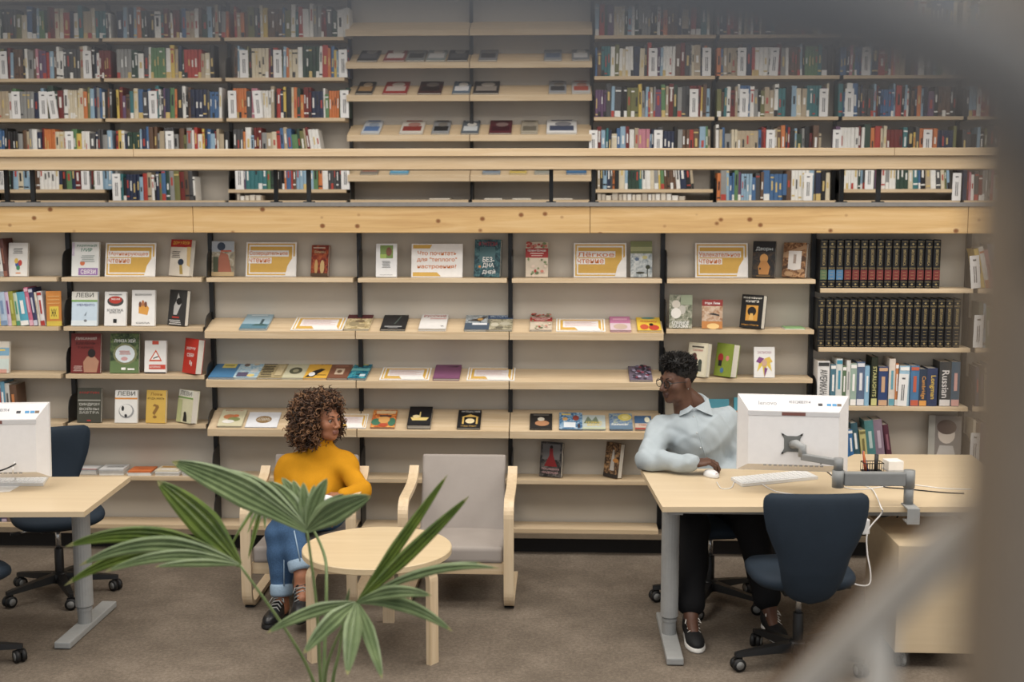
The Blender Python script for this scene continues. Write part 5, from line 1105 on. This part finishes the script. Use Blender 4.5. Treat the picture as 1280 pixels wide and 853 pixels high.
# ------------------------------------------------------------------ smooth bodies from distance fields
class SDF:
    # primitives are blended with a smooth minimum; everything in metres
    def __init__(s): s.p = []
    def cap(s, a, b, ra, rb, k=.03, flat=None): s.p.append(('c', np.array(a, float), np.array(b, float), ra, rb, k, flat)); return s
    def ell(s, c, r, k=.03, R=None): s.p.append(('e', np.array(c, float), np.array(r, float), k, R)); return s
    def cut(s, c, r, k=.01): s.p.append(('x', np.array(c, float), np.array(r, float), k)); return s
    def plane(s, c, n): s.p.append(('h', np.array(c, float), np.array(n, float)/np.linalg.norm(n))); return s
    def __call__(s, P):
        D = np.full(P.shape[:-1], 9.0, np.float32)
        for q in s.p:
            if q[0] == 'c':
                _, a, b, ra, rb, k, flat = q; ab = b-a; L = float(ab@ab)
                t = np.clip(((P-a)@ab)/L, 0, 1)[..., None]; v = P-(a+t*ab)
                if flat is not None:
                    n, f = flat; n = np.array(n, float)/np.linalg.norm(n); v = v+(v@n)[..., None]*n*(f-1)
                d = np.sqrt((v*v).sum(-1))-(ra+(rb-ra)*t[..., 0])
            elif q[0] == 'e':
                _, c, r, k, R = q; v = P-c
                if R is not None: v = v@R
                k0 = np.sqrt(((v/r)**2).sum(-1)); k1 = np.sqrt(((v/(r*r))**2).sum(-1))+1e-9; d = k0*(k0-1)/k1
            elif q[0] == 'x':
                _, c, r, k = q; v = P-c; d = np.sqrt(((v/r)**2).sum(-1))-1; d = -d*min(r)
                h = np.clip(.5-.5*(D-d)/k, 0, 1); D = D+(d-D)*h+k*h*(1-h); continue
            else:
                _, c, n = q; D = np.maximum(D, (P-c)@n); continue
            h = np.clip(.5+.5*(D-d)/k, 0, 1); D = d*h+D*(1-h)-k*h*(1-h)
            D[~np.isfinite(D)] = 9
        return D
def surface_net(fn, lo, hi, h):
    lo = np.array(lo); n = np.ceil((np.array(hi)-lo)/h).astype(int)+1
    ax = [lo[i]+h*np.arange(n[i]) for i in range(3)]
    P = np.stack(np.meshgrid(*ax, indexing='ij'), -1).astype(np.float32); V = fn(P)
    S_ = V < 0; cnt = np.zeros(tuple(n-1)); acc = np.zeros(tuple(n-1)+(3,))
    c = lambda A, d: A[d[0]:n[0]-1+d[0], d[1]:n[1]-1+d[1], d[2]:n[2]-1+d[2]]
    for a in range(3):
        for d1 in (0, 1):
            for d2 in (0, 1):
                o0 = [0, 0, 0]; o0[(a+1) % 3] = d1; o0[(a+2) % 3] = d2; o1 = list(o0); o1[a] = 1
                v0, v1 = c(V, o0), c(V, o1); m = (v0 < 0) != (v1 < 0); t = np.where(m, v0/np.where(m, v0-v1, 1), 0)
                for q in range(3): acc[..., q] += np.where(m, o0[q]+(t if q == a else 0), 0)
                cnt += m
    act = cnt > 0; idx = -np.ones(act.shape, int); idx[act] = np.arange(act.sum())
    ii = np.argwhere(act); vs = lo+h*(ii+acc[act]/cnt[act][:, None])
    F = []
    for a in range(3):
        b, d = (a+1) % 3, (a+2) % 3
        sl0 = [slice(None)]*3; sl1 = [slice(None)]*3; sl0[a] = slice(0, n[a]-1); sl1[a] = slice(1, n[a])
        s0, s1 = S_[tuple(sl0)], S_[tuple(sl1)]; e = np.argwhere(s0 != s1)
        e = e[(e[:, b] > 0) & (e[:, d] > 0) & (e[:, b] < n[b]-1) & (e[:, d] < n[d]-1)]
        def off(x, y): q = e.copy(); q[:, b] -= x; q[:, d] -= y; return idx[q[:, 0], q[:, 1], q[:, 2]]
        quad = np.stack([off(1, 1), off(0, 1), off(0, 0), off(1, 0)], 1); ins = s0[e[:, 0], e[:, 1], e[:, 2]]
        quad[~ins] = quad[~ins][:, ::-1]; F.append(quad)
    F = np.concatenate(F); F = F[(F >= 0).all(1)]
    return vs, F
def wrinkle(fn, amp, fr, seed):
    rg = np.random.RandomState(seed); K = rg.randn(7, 3)*fr; ph = rg.rand(7)*6.28
    def g(P):
        s = 0
        for k, p in zip(K, ph): s = s+np.sin(P@k+p)
        return fn(P)+amp*s/2.6
    return g
def v(*a): return np.array(a, float)
def lerp(a, b, t): return np.array(a)*(1-t)+np.array(b)*t

def skinmat(nm, rgb, dk):
    m, nt, b = nodes(nm, .5, .4); n = noise(nt, coords(nt), 18, 3); r = ramp(nt, [(.3, S(*dk)), (.7, S(*rgb))]); nt.links.new(n.outputs[0], r.inputs[0]); nt.links.new(r.outputs[0], b.inputs['Base Color'])
    b.inputs['Subsurface Weight'].default_value = .04; b.inputs['Subsurface Radius'].default_value = (.01, .004, .002); return m

def head_sdf(female):
    f = SDF(); w = .95 if female else 1.0
    f.ell((0, -.018, .035), (.073*w, .090, .083), .02)
    f.ell((0, .022, -.035), (.057*w, .064, .083), .035)
    f.cap((-.030*w, .045, -.085), (.030*w, .045, -.085), .022, .022, .03)
    f.ell((0, .066, -.100), (.020*w, .018, .017), .025)
    for s in (-1, 1): f.ell((s*.043*w, .054, -.030), (.022, .024, .022), .025)
    f.cap((-.034*w, .076, .014), (.034*w, .076, .014), .011 if female else .014, .011 if female else .014, .02)
    for s in (-1, 1): f.cut((s*.032*w, .098, -.006), (.018, .016, .012), .012)
    f.cap((0, .084, .004), (0, .106 if female else .111, -.036), .0075, .0112 if female else .013, .012)
    for s in (-1, 1): f.ell((s*.0135, .097, -.041), (.0105, .011, .0085), .008)
    f.ell((0, .088, -.062), (.014, .010, .012), .012)
    f.ell((0, .0885, -.066), (.0235, .0095, .0055), .006); f.ell((0, .0865, -.0765), (.020, .0098, .0070), .006)
    for s in (-1, 1): f.ell((s*.073*w, -.010, -.012), (.009, .020, .031), .006)
    f.cap((0, -.024, -.06), (0, -.042, -.20), .048 if female else .052, .052 if female else .057, .03)
    return f
def add_head(mb, ctr, yaw, pitch, roll, female, skin, lip, scale=1.0):
    T = Matrix.Translation(ctr) @ Matrix.Rotation(yaw, 4, 'Z') @ Matrix.Rotation(pitch, 4, 'X') @ Matrix.Rotation(roll, 4, 'Y') @ Matrix.Scale(scale, 4)
    vs, F = surface_net(head_sdf(female), (-.10, -.125, -.25), (.10, .13, .14), .0042)
    m0 = len(mb.f); mb.add([tuple(q) for q in vs], [tuple(q) for q in F], skin, True, T); k = mb.mi(lip)
    cen = vs[F].mean(1); sel = (np.abs(cen[:, 0]) < .024) & (cen[:, 2] < -.0605) & (cen[:, 2] > -.0855) & (cen[:, 1] > .088-.25*np.abs(cen[:, 0]))
    for i in np.nonzero(sel)[0]: mb.m[m0+i] = k
    return T
def face_parts(par, T, female, off):
    w = .95 if female else 1.0; Tl = Matrix.Translation(-off) @ T
    for s in (-1, 1):
        c = (s*.032*w, .0725, -.005); m = MB(); m.ell(c, (.0115, .0115, .0115), plain((138, 126, 118), .4, 0), 14, 10, Tl)
        m.ell((s*.032*w, .0802, -.005), (.0066, .0046, .0064), plain((34, 20, 14), .15, 0), 10, 6, Tl); m.build('eye', par)
        m = MB(); q = [(s*(.018+.028*u)*w, .0865-.014*u*u, .0035-.011*abs(2*u-1)**2+.006) for u in (0, .25, .5, .75, 1)]
        m.tube(q, .0016, plain((20, 13, 10), .6, 0), 5, Tl); m.build('eyelid_line', par)
        m = MB(); q = [(s*(.013+.036*u)*w, .0905-.018*u*u, .016+.007*math.sin(u*2.4)) for u in (0, .25, .5, .75, 1)]
        m.tube(q, [.0022, .003, .003, .0024, .001], plain((22, 15, 12), .8, 0), 6, Tl); m.build('eyebrow', par)

def hand_sdf(curl, spread=.12, thumb=.6, side=1):
    # local: wrist at origin, fingers toward +x, palm faces -z, thumb on +y*side
    f = SDF(); f.cap((-.008, 0, 0), (.01, 0, 0), .022, .024, .02, ((0, 0, 1), 1.35)); f.ell((.048, 0, -.002), (.050, .040, .0165), .02)
    L = [(.082, .030, .090), (.088, .010, .100), (.085, -.010, .094), (.076, -.029, .074)]
    tips = []
    for i, (bx, by, ln) in enumerate(L):
        p = v(bx, by*side, -.002); a = curl*(.75+.12*i); ang = a*.55; y = by*side*spread
        for k, fr in enumerate((.45, .31, .24)):
            q = p+v(math.cos(ang)*ln*fr, y*fr*.35, -math.sin(ang)*ln*fr); f.cap(p, q, .0092-.0009*k, .0086-.0010*k, .005); p = q; ang += a*.6
        tips.append(p)
    p = v(.018, .026*side, -.006); q = v(.048, .055*side, -.018); f.cap(p, q, .013, .0105, .014); r = q+v(.032, .010*side*(1-thumb), -.010); f.cap(q, r, .0100, .0088, .006); u = r+v(.022, -.004*side, -.008); f.cap(r, u, .0088, .0072, .004)
    return f
def add_hand(mb, wrist, xdir, up, curl, side, skin, scale=1.0, spread=.12, thumb=.6):
    vs, F = surface_net(hand_sdf(curl, spread, thumb, side), (-.085, -.095, -.11), (.205, .095, .045), .0036)
    x = Vector(xdir).normalized(); z = Vector(up); z = (z-x*z.dot(x)).normalized(); y = z.cross(x)
    T = Matrix((x, y, z)).transposed().to_4x4(); T.translation = Vector(wrist); T = T @ Matrix.Scale(scale, 4)
    mb.add([tuple(q) for q in vs], [tuple(q) for q in F], skin, True, T); return T
def add_net(mb, fn, lo, hi, h, mat, off=None):
    vs, F = surface_net(fn, lo, hi, h)
    if off is not None: vs = vs-np.array(off)
    mb.add([tuple(q) for q in vs], [tuple(q) for q in F], mat, True); return mb
def bounds(pts, pad):
    a = np.array(pts); return a.min(0)-pad, a.max(0)+pad
def shoe(par, heel, d, pitch, off, upper, sole, lace, side, ln=.27, chunky=False):
    # local: heel at x=0, toe at +x, sole at z=0
    x = Vector(d).normalized(); z = Vector((0, 0, 1)); z = (z-x*z.dot(x)).normalized(); y = z.cross(x)
    T = Matrix((x, y, z)).transposed().to_4x4(); T.translation = Vector(heel)-Vector(off)
    s = ln/.27
    f = SDF(); f.ell((.075*s, 0, .045), (.078*s, .036, .052), .03); f.ell((.185*s, 0, .030), (.085*s, .044, .040), .04); f.cap((.05*s, 0, .06), (.035*s, 0, .105), .036, .036, .03)
    f.plane((0, 0, .012), (0, 0, -1)); f.plane((.05, 0, .108), (-.25, 0, 1))
    vs, F = surface_net(f, (-.03, -.07, -.01), (.30, .07, .15), .006); m = MB(); m.add([tuple(q) for q in vs], [tuple(q) for q in F], upper, True, T); sh = m.build('shoe', par)
    g = SDF(); th = .034 if chunky else .026
    g.ell((.07*s, 0, .0), (.078*s, .039, .06), .03); g.ell((.185*s, 0, .0), (.09*s, .049, .06), .04); g.plane((0, 0, th), (0, 0, 1)); g.plane((0, 0, .001), (0, 0, -1))
    vs, F = surface_net(g, (-.03, -.07, -.015), (.30, .07, .06), .006); m = MB(); m.add([tuple(q) for q in vs], [tuple(q) for q in F], sole, True, T); m.build('sole', sh)
    m = MB()
    for k in range(5):
        xx = (.095+.02*k)*s; zz = .108-.0085*k-(.002*k*k*.3)
        m.tube([(xx, -.030, zz-.018), (xx+.006, -.012, zz-.001), (xx-.004, .012, zz), (xx+.004, .030, zz-.018)], .0034, lace, 5, T)
    m.tube([(.085*s, .0, .104), (.10*s, .03, .108), (.115*s, .04, .092), (.10*s, .02, .1)], .003, lace, 5, T); m.tube([(.085*s, .0, .104), (.10*s, -.03, .108), (.12*s, -.038, .09)], .003, lace, 5, T)
    m.build('laces', sh); return sh

# ------------------------------------------------------------------ the woman in the armchair
def woman():
    SK = skinmat('brown_skin', (164, 112, 84), (146, 96, 70)); LIP = plain((146, 90, 76), .4, .04)
    MUST = fabric('mustard_knit', (200, 140, 26), .10, .85, 260, .25); DEN = fabric('blue_denim', (66, 94, 128), .30, .85, 160, .3); CUF = fabric('denim_cuff', (150, 172, 192), .2, .85, 200, .3)
    off = Vector((-1.045, -.85, .335)); t = thing('person', 'woman in a mustard turtleneck and rolled jeans sitting with crossed legs', 'person', off)
    A = lambda x, y, Y: np.array(W(x, y, Y))
    pel = v(-1.05, -.80, .42); che = A(396, 603, -.745); neck = A(397, 566, -.735); head = Vector(A(405, 523, -.775))
    sR, sL = A(361, 584, -.74), A(431, 582, -.74)
    eR, wR = A(346, 634, -.80), A(388, 640, -1.0)
    eL, wL = A(452, 614, -.93), A(428, 621, -1.08)
    hR, hL = pel+v(-.085, 0, 0), pel+v(.085, 0, 0)
    kR = A(351, 668, -1.24); aR = A(352, 748, -1.30)
    kL = A(362, 652, -1.24); aL = A(377, 722, -1.36)
    B = SDF()
    B.ell(pel+v(0, 0, .02), (.155, .11, .12), .05); B.cap(pel+v(0, 0, .06), che+v(0, 0, -.03), .115, .12, .06, ((0, 1, 0), 1.25)); B.ell(che+v(0, 0, .02), (.15, .095, .12), .05)
    B.cap(sR, sL, .05, .05, .05); B.cap(neck, np.array(head)+v(0, .03, -.06), .05, .046, .03)
    for a, b, c in ((sR, eR, wR), (sL, eL, wL)): B.cap(a, b, .047, .038, .03); B.cap(b, c, .037, .024, .02)
    for a, b, c in ((hR, kR, aR), (hL, kL, aL)): B.cap(a, b, .082, .058, .04); B.cap(b, c, .055, .033, .03)
    for a, d in ((aR, v(-.1, -.9, -.2)), (aL, v(.2, -.85, -.35))): B.cap(a, a+v(0, 0, -.05), .033, .036, .02); B.cap(a+v(0, 0, -.05), a+v(0, 0, -.05)+d*.10, .036, .028, .02)
    allp = [pel, che, neck, np.array(head), sR, sL, eR, eL, wR, wL, kR, kL, aR, aL]
    lo, hi = bounds(allp, .2)
    mb = MB(); add_net(mb, B, lo, hi, .013, SK, off)
    yaw = math.pi+math.radians(58)
    Tm = Matrix.Translation(-off); T = Matrix.Identity(4)
    T = add_head(mb, head-off, yaw, .0, .0, True, SK, LIP, .98)
    add_hand(mb, Vector(wL)-off, (-.75, -.35, -.12), (.1, -.5, .8), 1.1, -1, SK, .92)
    add_hand(mb, Vector(wR)-off, (.75, -.3, -.1), (-.1, -.5, .8), .9, 1, SK, .92)
    mb.build('body', t)
    Tw = Matrix.Translation(off) @ T
    face_parts(t, Tw, True, off)
    # sweater
    C = SDF(); C.ell(pel+v(0, 0, .075), (.165, .125, .085), .06); C.cap(pel+v(0, 0, .09), che+v(0, 0, -.02), .128, .135, .06, ((0, 1, 0), 1.22)); C.ell(che+v(0, -.005, .025), (.168, .108, .13), .05)
    C.ell(che+v(.065, -.06, .0), (.062, .055, .058), .05); C.ell(che+v(-.065, -.06, .0), (.062, .055, .058), .05)
    C.cap(sR, sL, .062, .062, .05); nb = np.array(Tw @ Vector((0, -.040, -.185))); nt_ = np.array(Tw @ Vector((0, -.026, -.098))); C.cap(nb, nt_, .066, .058, .025); C.cap(nb, sR, .056, .056, .05); C.cap(nb, sL, .056, .056, .05)
    for a, b, c in ((sR, eR, wR), (sL, eL, wL)): C.cap(a, b, .060, .050, .035); C.cap(b, lerp(b, c, .93), .050, .036, .025)
    C.plane(nt_, tuple(nt_-nb))
    m = MB(); add_net(m, wrinkle(C, .0055, 34, 3), lo, hi, .010, MUST, off); sw = m.build('sweater', t)
    m = MB(); ax = Vector(nt_-nb).normalized(); n = Vector(nt_)-off
    m.tube([n-ax*.05, n-ax*.042, n-ax*.02, n+ax*.002, n+ax*.006], [.060, .0665, .0665, .063, .054], MUST, 26); m.build('turtleneck_fold', sw)
    # jeans
    J = SDF(); J.ell(pel+v(0, 0, .01), (.172, .125, .105), .05)
    for a, b, c, e in ((hR, kR, aR, .84), (hL, kL, aL, .74)): J.cap(a, b, .096, .074, .04); J.cap(b, lerp(b, c, e), .074, .054, .03)
    J.plane(pel+v(0, 0, .105), (0, 0, 1))
    for b, c, e in ((kR, aR, .84), (kL, aL, .74)):
        pass
    def jeans(P):
        D = wrinkle(J, .004, 34, 9)(P)
        return D
    m = MB(); add_net(m, jeans, lo, hi, .011, DEN, off); jn = m.build('jeans', t)
    for b, c, e, r in ((kR, aR, .84, .057), (kL, aL, .74, .055)):
        p, d = lerp(b, c, e-.07), (c-b)/np.linalg.norm(c-b); m = MB()
        m.tube([Vector(p-np.array(off)), Vector(p+d*.012-np.array(off)), Vector(p+d*.05-np.array(off)), Vector(p+d*.062-np.array(off))], [r-.004, r+.001, r+.001, r-.005], CUF, 20); m.build('rolled_cuff', jn)
        m = MB(); q0, q1 = lerp(b, c, .1), lerp(b, c, e-.08); o2 = v(.03, -.064, .0)
        m.tube([Vector(q0+o2*1.1-np.array(off)), Vector(lerp(q0, q1, .5)+o2-np.array(off)), Vector(q1+o2*.88-np.array(off))], .0035, CUF, 5); m.build('seam', jn)
    UPR, SOL, LAC = plain((26, 27, 30), .32, .05), plain((18, 18, 19), .6, .05), plain((150, 150, 146), .7, .05)
    shoe(t, (aR[0], aR[1]+.06, .001), (-.12, -1, 0), 0, off, UPR, SOL, LAC, 1, .26, True)
    h2 = Vector((aL[0]-.005, aL[1]+.055, max(.02, aL[2]-.115)))
    shoe(t, h2, (.12, -1, -.28), 0, off, UPR, SOL, LAC, 1, .25, True)
    m = MB(); tb = Vector(wL)-off+Vector((-.075, -.06, .0)); m.ell(tb, (.045, .03, .022), plain((230, 228, 226), .7, .03), 12, 8); m.build('paper_tissue', t)
    # curly hair: soft core plus many spiral locks
    HB = fabric('dark_brown_hair', (52, 33, 22), .35, .7, 90, .8); HL = [plain(c, .5, .1, sc=60) for c in ((48, 30, 20), (82, 52, 33), (116, 76, 47), (142, 98, 62))]
    Mh = Tw; H = SDF(); H.ell((0, -.07, .032), (.118, .115, .098), .04); H.ell((0, -.09, -.065), (.125, .105, .105), .05)
    H.ell((-.0, .016, .096), (.082, .058, .040), .03)
    for s in (-1, 1): H.ell((s*.088, -.03, -.03), (.042, .06, .10), .03)
    H.cut((0, .118, -.035), (.088, .105, .112), .02)
    vs, F = surface_net(wrinkle(H, .006, 110, 5), (-.22, -.26, -.26), (.22, .16, .22), .008)
    m = MB(); m.add([tuple(q) for q in vs], [tuple(q) for q in F], HB, True, Matrix.Translation(-off) @ Mh); hair = m.build('hair', t)
    rn = random.Random(8); m = MB(); TT = Matrix.Translation(-off) @ Mh
    cen = vs[F].mean(1); nv = np.cross(vs[F[:, 1]]-vs[F[:, 0]], vs[F[:, 2]]-vs[F[:, 0]]); nv /= np.linalg.norm(nv, axis=1)[:, None]+1e-9
    pick = rn.sample(range(len(F)), min(1500, len(F)))
    for i in pick:
        c, n_ = cen[i], nv[i]
        if c[1] > .025 and c[2] < .075 and abs(c[0]) < .092: continue
        if c[1] > .085 and c[2] < .10: continue
        d = Vector(n_)*.75+Vector((rn.uniform(-.4, .4), rn.uniform(-.4, .4), rn.uniform(-1.1, .05))); d.normalize(); u = d.orthogonal().normalized(); w = d.cross(u)
        ln = rn.uniform(.035, .07); r = rn.uniform(.006, .011); ph = rn.uniform(0, 6.3); tn = rn.uniform(1.3, 2.2); P = Vector(c)-d*.012
        m.tube([P+d*ln*k/9+(u*math.cos(ph+tn*6.28*k/9)+w*math.sin(ph+tn*6.28*k/9))*r for k in range(10)], [.0034]*8+[.0026, .0012], rn.choices(HL, (3, 4, 3, 2))[0], 4, TT, False)
    m.build('curls', hair, kind='stuff')
    return t
woman()

# ------------------------------------------------------------------ the man at the desk
def man():
    SK = skinmat('dark_brown_skin', (100, 70, 56), (82, 55, 43)); LIP = plain((78, 48, 42), .45, .04)
    SH = fabric('pale_blue_grey_cotton', (168, 178, 184), .05, .8, 300, .1); TR = fabric('black_trousers', (22, 22, 24), .2, .85, 200, .2)
    off = Vector((1.10, -.92, .485)); t = thing('person', 'man in glasses and a pale grey-blue shirt seated at the computer desk', 'person', off)
    A = lambda x, y, Y: np.array(W(x, y, Y))
    pel = v(1.06, -.80, .54); che = A(872, 548, -.83); neck = A(868, 505, -.80); head = Vector(A(847, 475, -.86))
    sR, sL = A(824, 538, -.84), A(908, 526, -.76)
    zt = .73
    eR = A(810, 575, -1.06); eR[2] = max(eR[2], zt+.052); wR = np.array(G(866, 580, zt+.06))
    eL = A(922, 578, -.80); wL = v(1.17, -.97, .64)
    hR, hL = pel+v(-.09, -.02, 0), pel+v(.10, -.02, 0)
    kR = v(.97, -1.30, .50); aR = np.array(G(868, 792, 0)); aR = v(.945, -1.52, .115)
    kL = v(1.27, -1.24, .50); aL = v(1.345, -1.40, .115)
    B = SDF(); B.ell(pel, (.165, .12, .13), .05); B.cap(pel+v(0, 0, .08), che, .12, .135, .06, ((0, 1, 0), 1.25)); B.cap(sR, sL, .06, .06, .06); B.cap(neck, np.array(head)+v(.02, .04, -.07), .058, .055, .03)
    for a, b, c in ((sR, eR, wR), (sL, eL, wL)): B.cap(a, b, .046, .036, .03); B.cap(b, c, .034, .024, .02)
    for a, b, c in ((hR, kR, aR), (hL, kL, aL)): B.cap(a, b, .085, .06, .04); B.cap(b, c, .056, .034, .03); B.cap(c, c+v(.008, -.09, -.06), .034, .026, .02)
    lo, hi = bounds([pel, che, neck, np.array(head), sR, sL, eR, eL, wR, wL, kR, kL, aR, aL], .2)
    mb = MB(); add_net(mb, B, lo, hi, .014, SK, off)
    T = add_head(mb, head-off, math.pi-math.radians(56), -.06, .0, False, SK, LIP, .98)
    T2 = Matrix.Translation(off) @ T
    mouse = G(889, 592, zt)
    add_hand(mb, Vector(wR)-off, (Vector((mouse.x, mouse.y+.03, zt+.085))-Vector(wR)).normalized()*.6+Vector(wR-eR).normalized()*.4, (0, -.1, 1), 1.25, 1, SK, 1.05)
    add_hand(mb, Vector(wL)-off, (.4, -.6, -.1), (0, 0, 1), .6, -1, SK, 1.0)
    mb.build('body', t); face_parts(t, T2, False, off)
    # shirt
    C = SDF(); C.ell(pel+v(0, 0, .12), (.18, .14, .13), .06); C.cap(pel+v(0, 0, .1), che+v(0, 0, -.02), .145, .155, .06, ((0, 1, 0), 1.22)); C.ell(che+v(0, 0, .03), (.185, .115, .13), .06)
    C.cap(sR+v(.02, 0, .0), sL+v(-.02, 0, 0), .07, .07, .05); C.cap(neck+v(0, 0, -.06), neck+v(0, 0, .0), .085, .072, .04)
    for a, b, c in ((sR, eR, wR), (sL, eL, wL)): C.cap(a, b, .072, .062, .04); C.cap(b, lerp(b, c, .98), .058, .044, .025)
    C.plane(neck+v(.0, 0, .012), (-.12, -.45, 1))
    def shirt(P):
        D = wrinkle(C, .0042, 30, 12)(P); f1 = np.sin((P@v(38, 20, 46))+2.2*np.sin(P@v(9, 14, -12))); D = D+.0050*np.clip(f1, 0, 1)**2-.0045*np.clip(np.sin((P@v(-44, 24, 34))+1.8*np.sin(P@v(14, -9, 10))), 0, 1)**3
        D = np.minimum(D, C(P)+.006)
        return np.maximum(D, (zt+.004-P[..., 2])*((P[..., 1] < -1.0)*1.0)+(-9)*(P[..., 1] >= -1.0))
    m = MB(); add_net(m, shirt, lo, hi, .0095, SH, off); sh = m.build('shirt', t)
    # collar: two pointed leaves and a band, placket, buttons
    n0 = Vector(neck)-off
    m = MB(); m.tube([n0+Vector((.066*math.cos(a)-.0, .064*math.sin(a), .012+.030*math.sin(a))) for a in [math.radians(q) for q in range(-70, 251, 20)]], .0125, SH, 8); m.build('collar_band', sh)
    def leaf(pts):
        mm = MB(); c = [Vector(p)+n0 for p in pts]; nn = len(c); off2 = Vector((0, -.006, .003))
        mm.add([p for p in c]+[p+off2 for p in c], [tuple(range(nn)), tuple(range(2*nn-1, nn-1, -1))]+[(i, nn+i, nn+(i+1) % nn, (i+1) % nn) for i in range(nn)], SH); mm.build('collar_leaf', sh)
    leaf([(-.072, .0, .034), (-.078, -.055, -.002), (-.090, -.098, -.052), (-.046, -.112, -.030), (-.014, -.094, -.008), (-.046, -.05, .016)])
    leaf([(.072, .0, .034), (.078, -.055, -.002), (.086, -.098, -.048), (.044, -.112, -.030), (-.010, -.094, -.008), (.046, -.05, .016)])
    q0 = Vector(neck)+Vector((-.012, -.085, -.01)); front = []
    for k in range(12):
        zc = q0.z-.026*k-.015; xc = q0.x+.006*k+.004*math.sin(k*.9); yy = np.linspace(-1.25, -.78, 140); P_ = np.stack([np.full(140, xc), yy, np.full(140, zc)], -1); D = shirt(P_); i = int(np.argmax(D < 0)) if (D < 0).any() else -1
        if i > 0: front.append(Vector((xc, yy[i]-.0005, zc))-off)
    if len(front) > 3:
        m = MB(); m.tube(front, .0028, SH, 6); m.build('placket', sh)
        for k in range(1, len(front), 3):
            m = MB(); m.ell(front[k]+Vector((-.012, -.002, 0)), (.005, .003, .005), plain((196, 200, 202), .4, 0), 10, 6); m.build('button', sh)
    # trousers
    J = SDF(); J.ell(pel, (.185, .14, .12), .05)
    for a, b, c in ((hR, kR, aR), (hL, kL, aL)): J.cap(a, b, .102, .085, .05); J.cap(b, lerp(b, c, .86), .085, .070, .03)
    J.plane(pel+v(0, 0, .12), (0, 0, 1))
    m = MB(); add_net(m, wrinkle(J, .004, 26, 4), lo, hi, .0125, TR, off); m.build('trousers', t)
    UPR, SOL, LAC = plain((22, 22, 24), .7, .05), plain((226, 222, 214), .6, .04), plain((222, 216, 204), .7, .04)
    shoe(t, (aR[0], aR[1]+.075, .001), (.05, -1, 0), 0, off, UPR, SOL, LAC, 1, .28)
    shoe(t, (aL[0]-.005, aL[1]+.075, .001), (.14, -1, 0), 0, off, UPR, SOL, LAC, 1, .28)
    # glasses
    TL = Matrix.Translation(-off) @ T2; GB = plain((30, 30, 34), .3, .02); g = MB()
    for s in (-1, 1):
        g.tube([(s*.034+.023*math.cos(a), .103-.25*abs(.023*math.cos(a)+0*s)*.4, -.006+.021*math.sin(a)) for a in [2*math.pi*k/20 for k in range(21)]], .0021, GB, 6, TL)
        g.tube([(s*.057, .098, .0), (s*.076, .06, .002), (s*.078, .0, -.002), (s*.076, -.02, -.012)], .0022, GB, 6, TL)
    g.tube([(-.011, .101, -.002), (0, .106, .001), (.011, .101, -.002)], .0018, GB, 6, TL); gl = g.build('glasses', t)
    gm, nt, b = nodes('clear_lens', .02, .5); b.inputs['Transmission Weight'].default_value = 1.0; b.inputs['IOR'].default_value = 1.03; b.inputs['Base Color'].default_value = (.97, .98, 1, 1)
    for s in (-1, 1):
        m = MB(); n = 18; m.add([(s*.034+.0215*math.cos(2*math.pi*k/n), .1015, -.006+.0195*math.sin(2*math.pi*k/n)) for k in range(n)], [tuple(range(n))], gm, False, TL); m.build('lens', gl)
    m = MB(); m.ell((-.077, -.008, -.042), (.003, .003, .003), CHROME, 8, 6, TL); m.build('earring', t); 
    m = MB(); m.ell((.077, -.008, -.042), (.003, .003, .003), CHROME, 8, 6, TL); m.build('earring', t)
    # short twisted hair
    HM = [plain(c, .6, .1) for c in ((18, 16, 16), (28, 25, 24), (38, 34, 32))]
    H = SDF(); H.ell((0, -.024, .046), (.080, .094, .088), .03); H.ell((0, .03, .105), (.062, .055, .035), .03); H.cut((0, .13, .01), (.10, .085, .062), .012); H.cut((0, .03, -.06), (.16, .075, .085), .01)
    H.plane((0, 0, -.055), (0, .25, -1))
    vs, F = surface_net(H, (-.12, -.16, -.1), (.12, .12, .17), .007); m = MB(); m.add([tuple(q) for q in vs], [tuple(q) for q in F], HM[0], True, TL); hair = m.build('hair', t)
    rn = random.Random(3); m = MB(); cen = vs[F].mean(1); nv = np.cross(vs[F[:, 1]]-vs[F[:, 0]], vs[F[:, 2]]-vs[F[:, 0]]); nv /= np.linalg.norm(nv, axis=1)[:, None]+1e-9
    for i in rn.sample(range(len(F)), min(900, len(F))):
        c, n_ = cen[i], nv[i]
        top = max(0, min(1, (c[2]-.03)/.07))
        if c[2] < -.02: continue
        d = Vector(n_)+Vector((rn.uniform(-.5, .5), rn.uniform(-.5, .5), rn.uniform(-.2, .5)))*.8; d.normalize(); ln = .006+.024*top*rn.uniform(.5, 1); P = Vector(c)-d*.004; u = d.orthogonal().normalized()
        m.tube([P, P+d*ln*.5+u*.002, P+d*ln], [.0042, .0036, .0015], rn.choice(HM), 5, TL, False)
    m.build('hair_twists', hair, kind='stuff')
    return t
man()
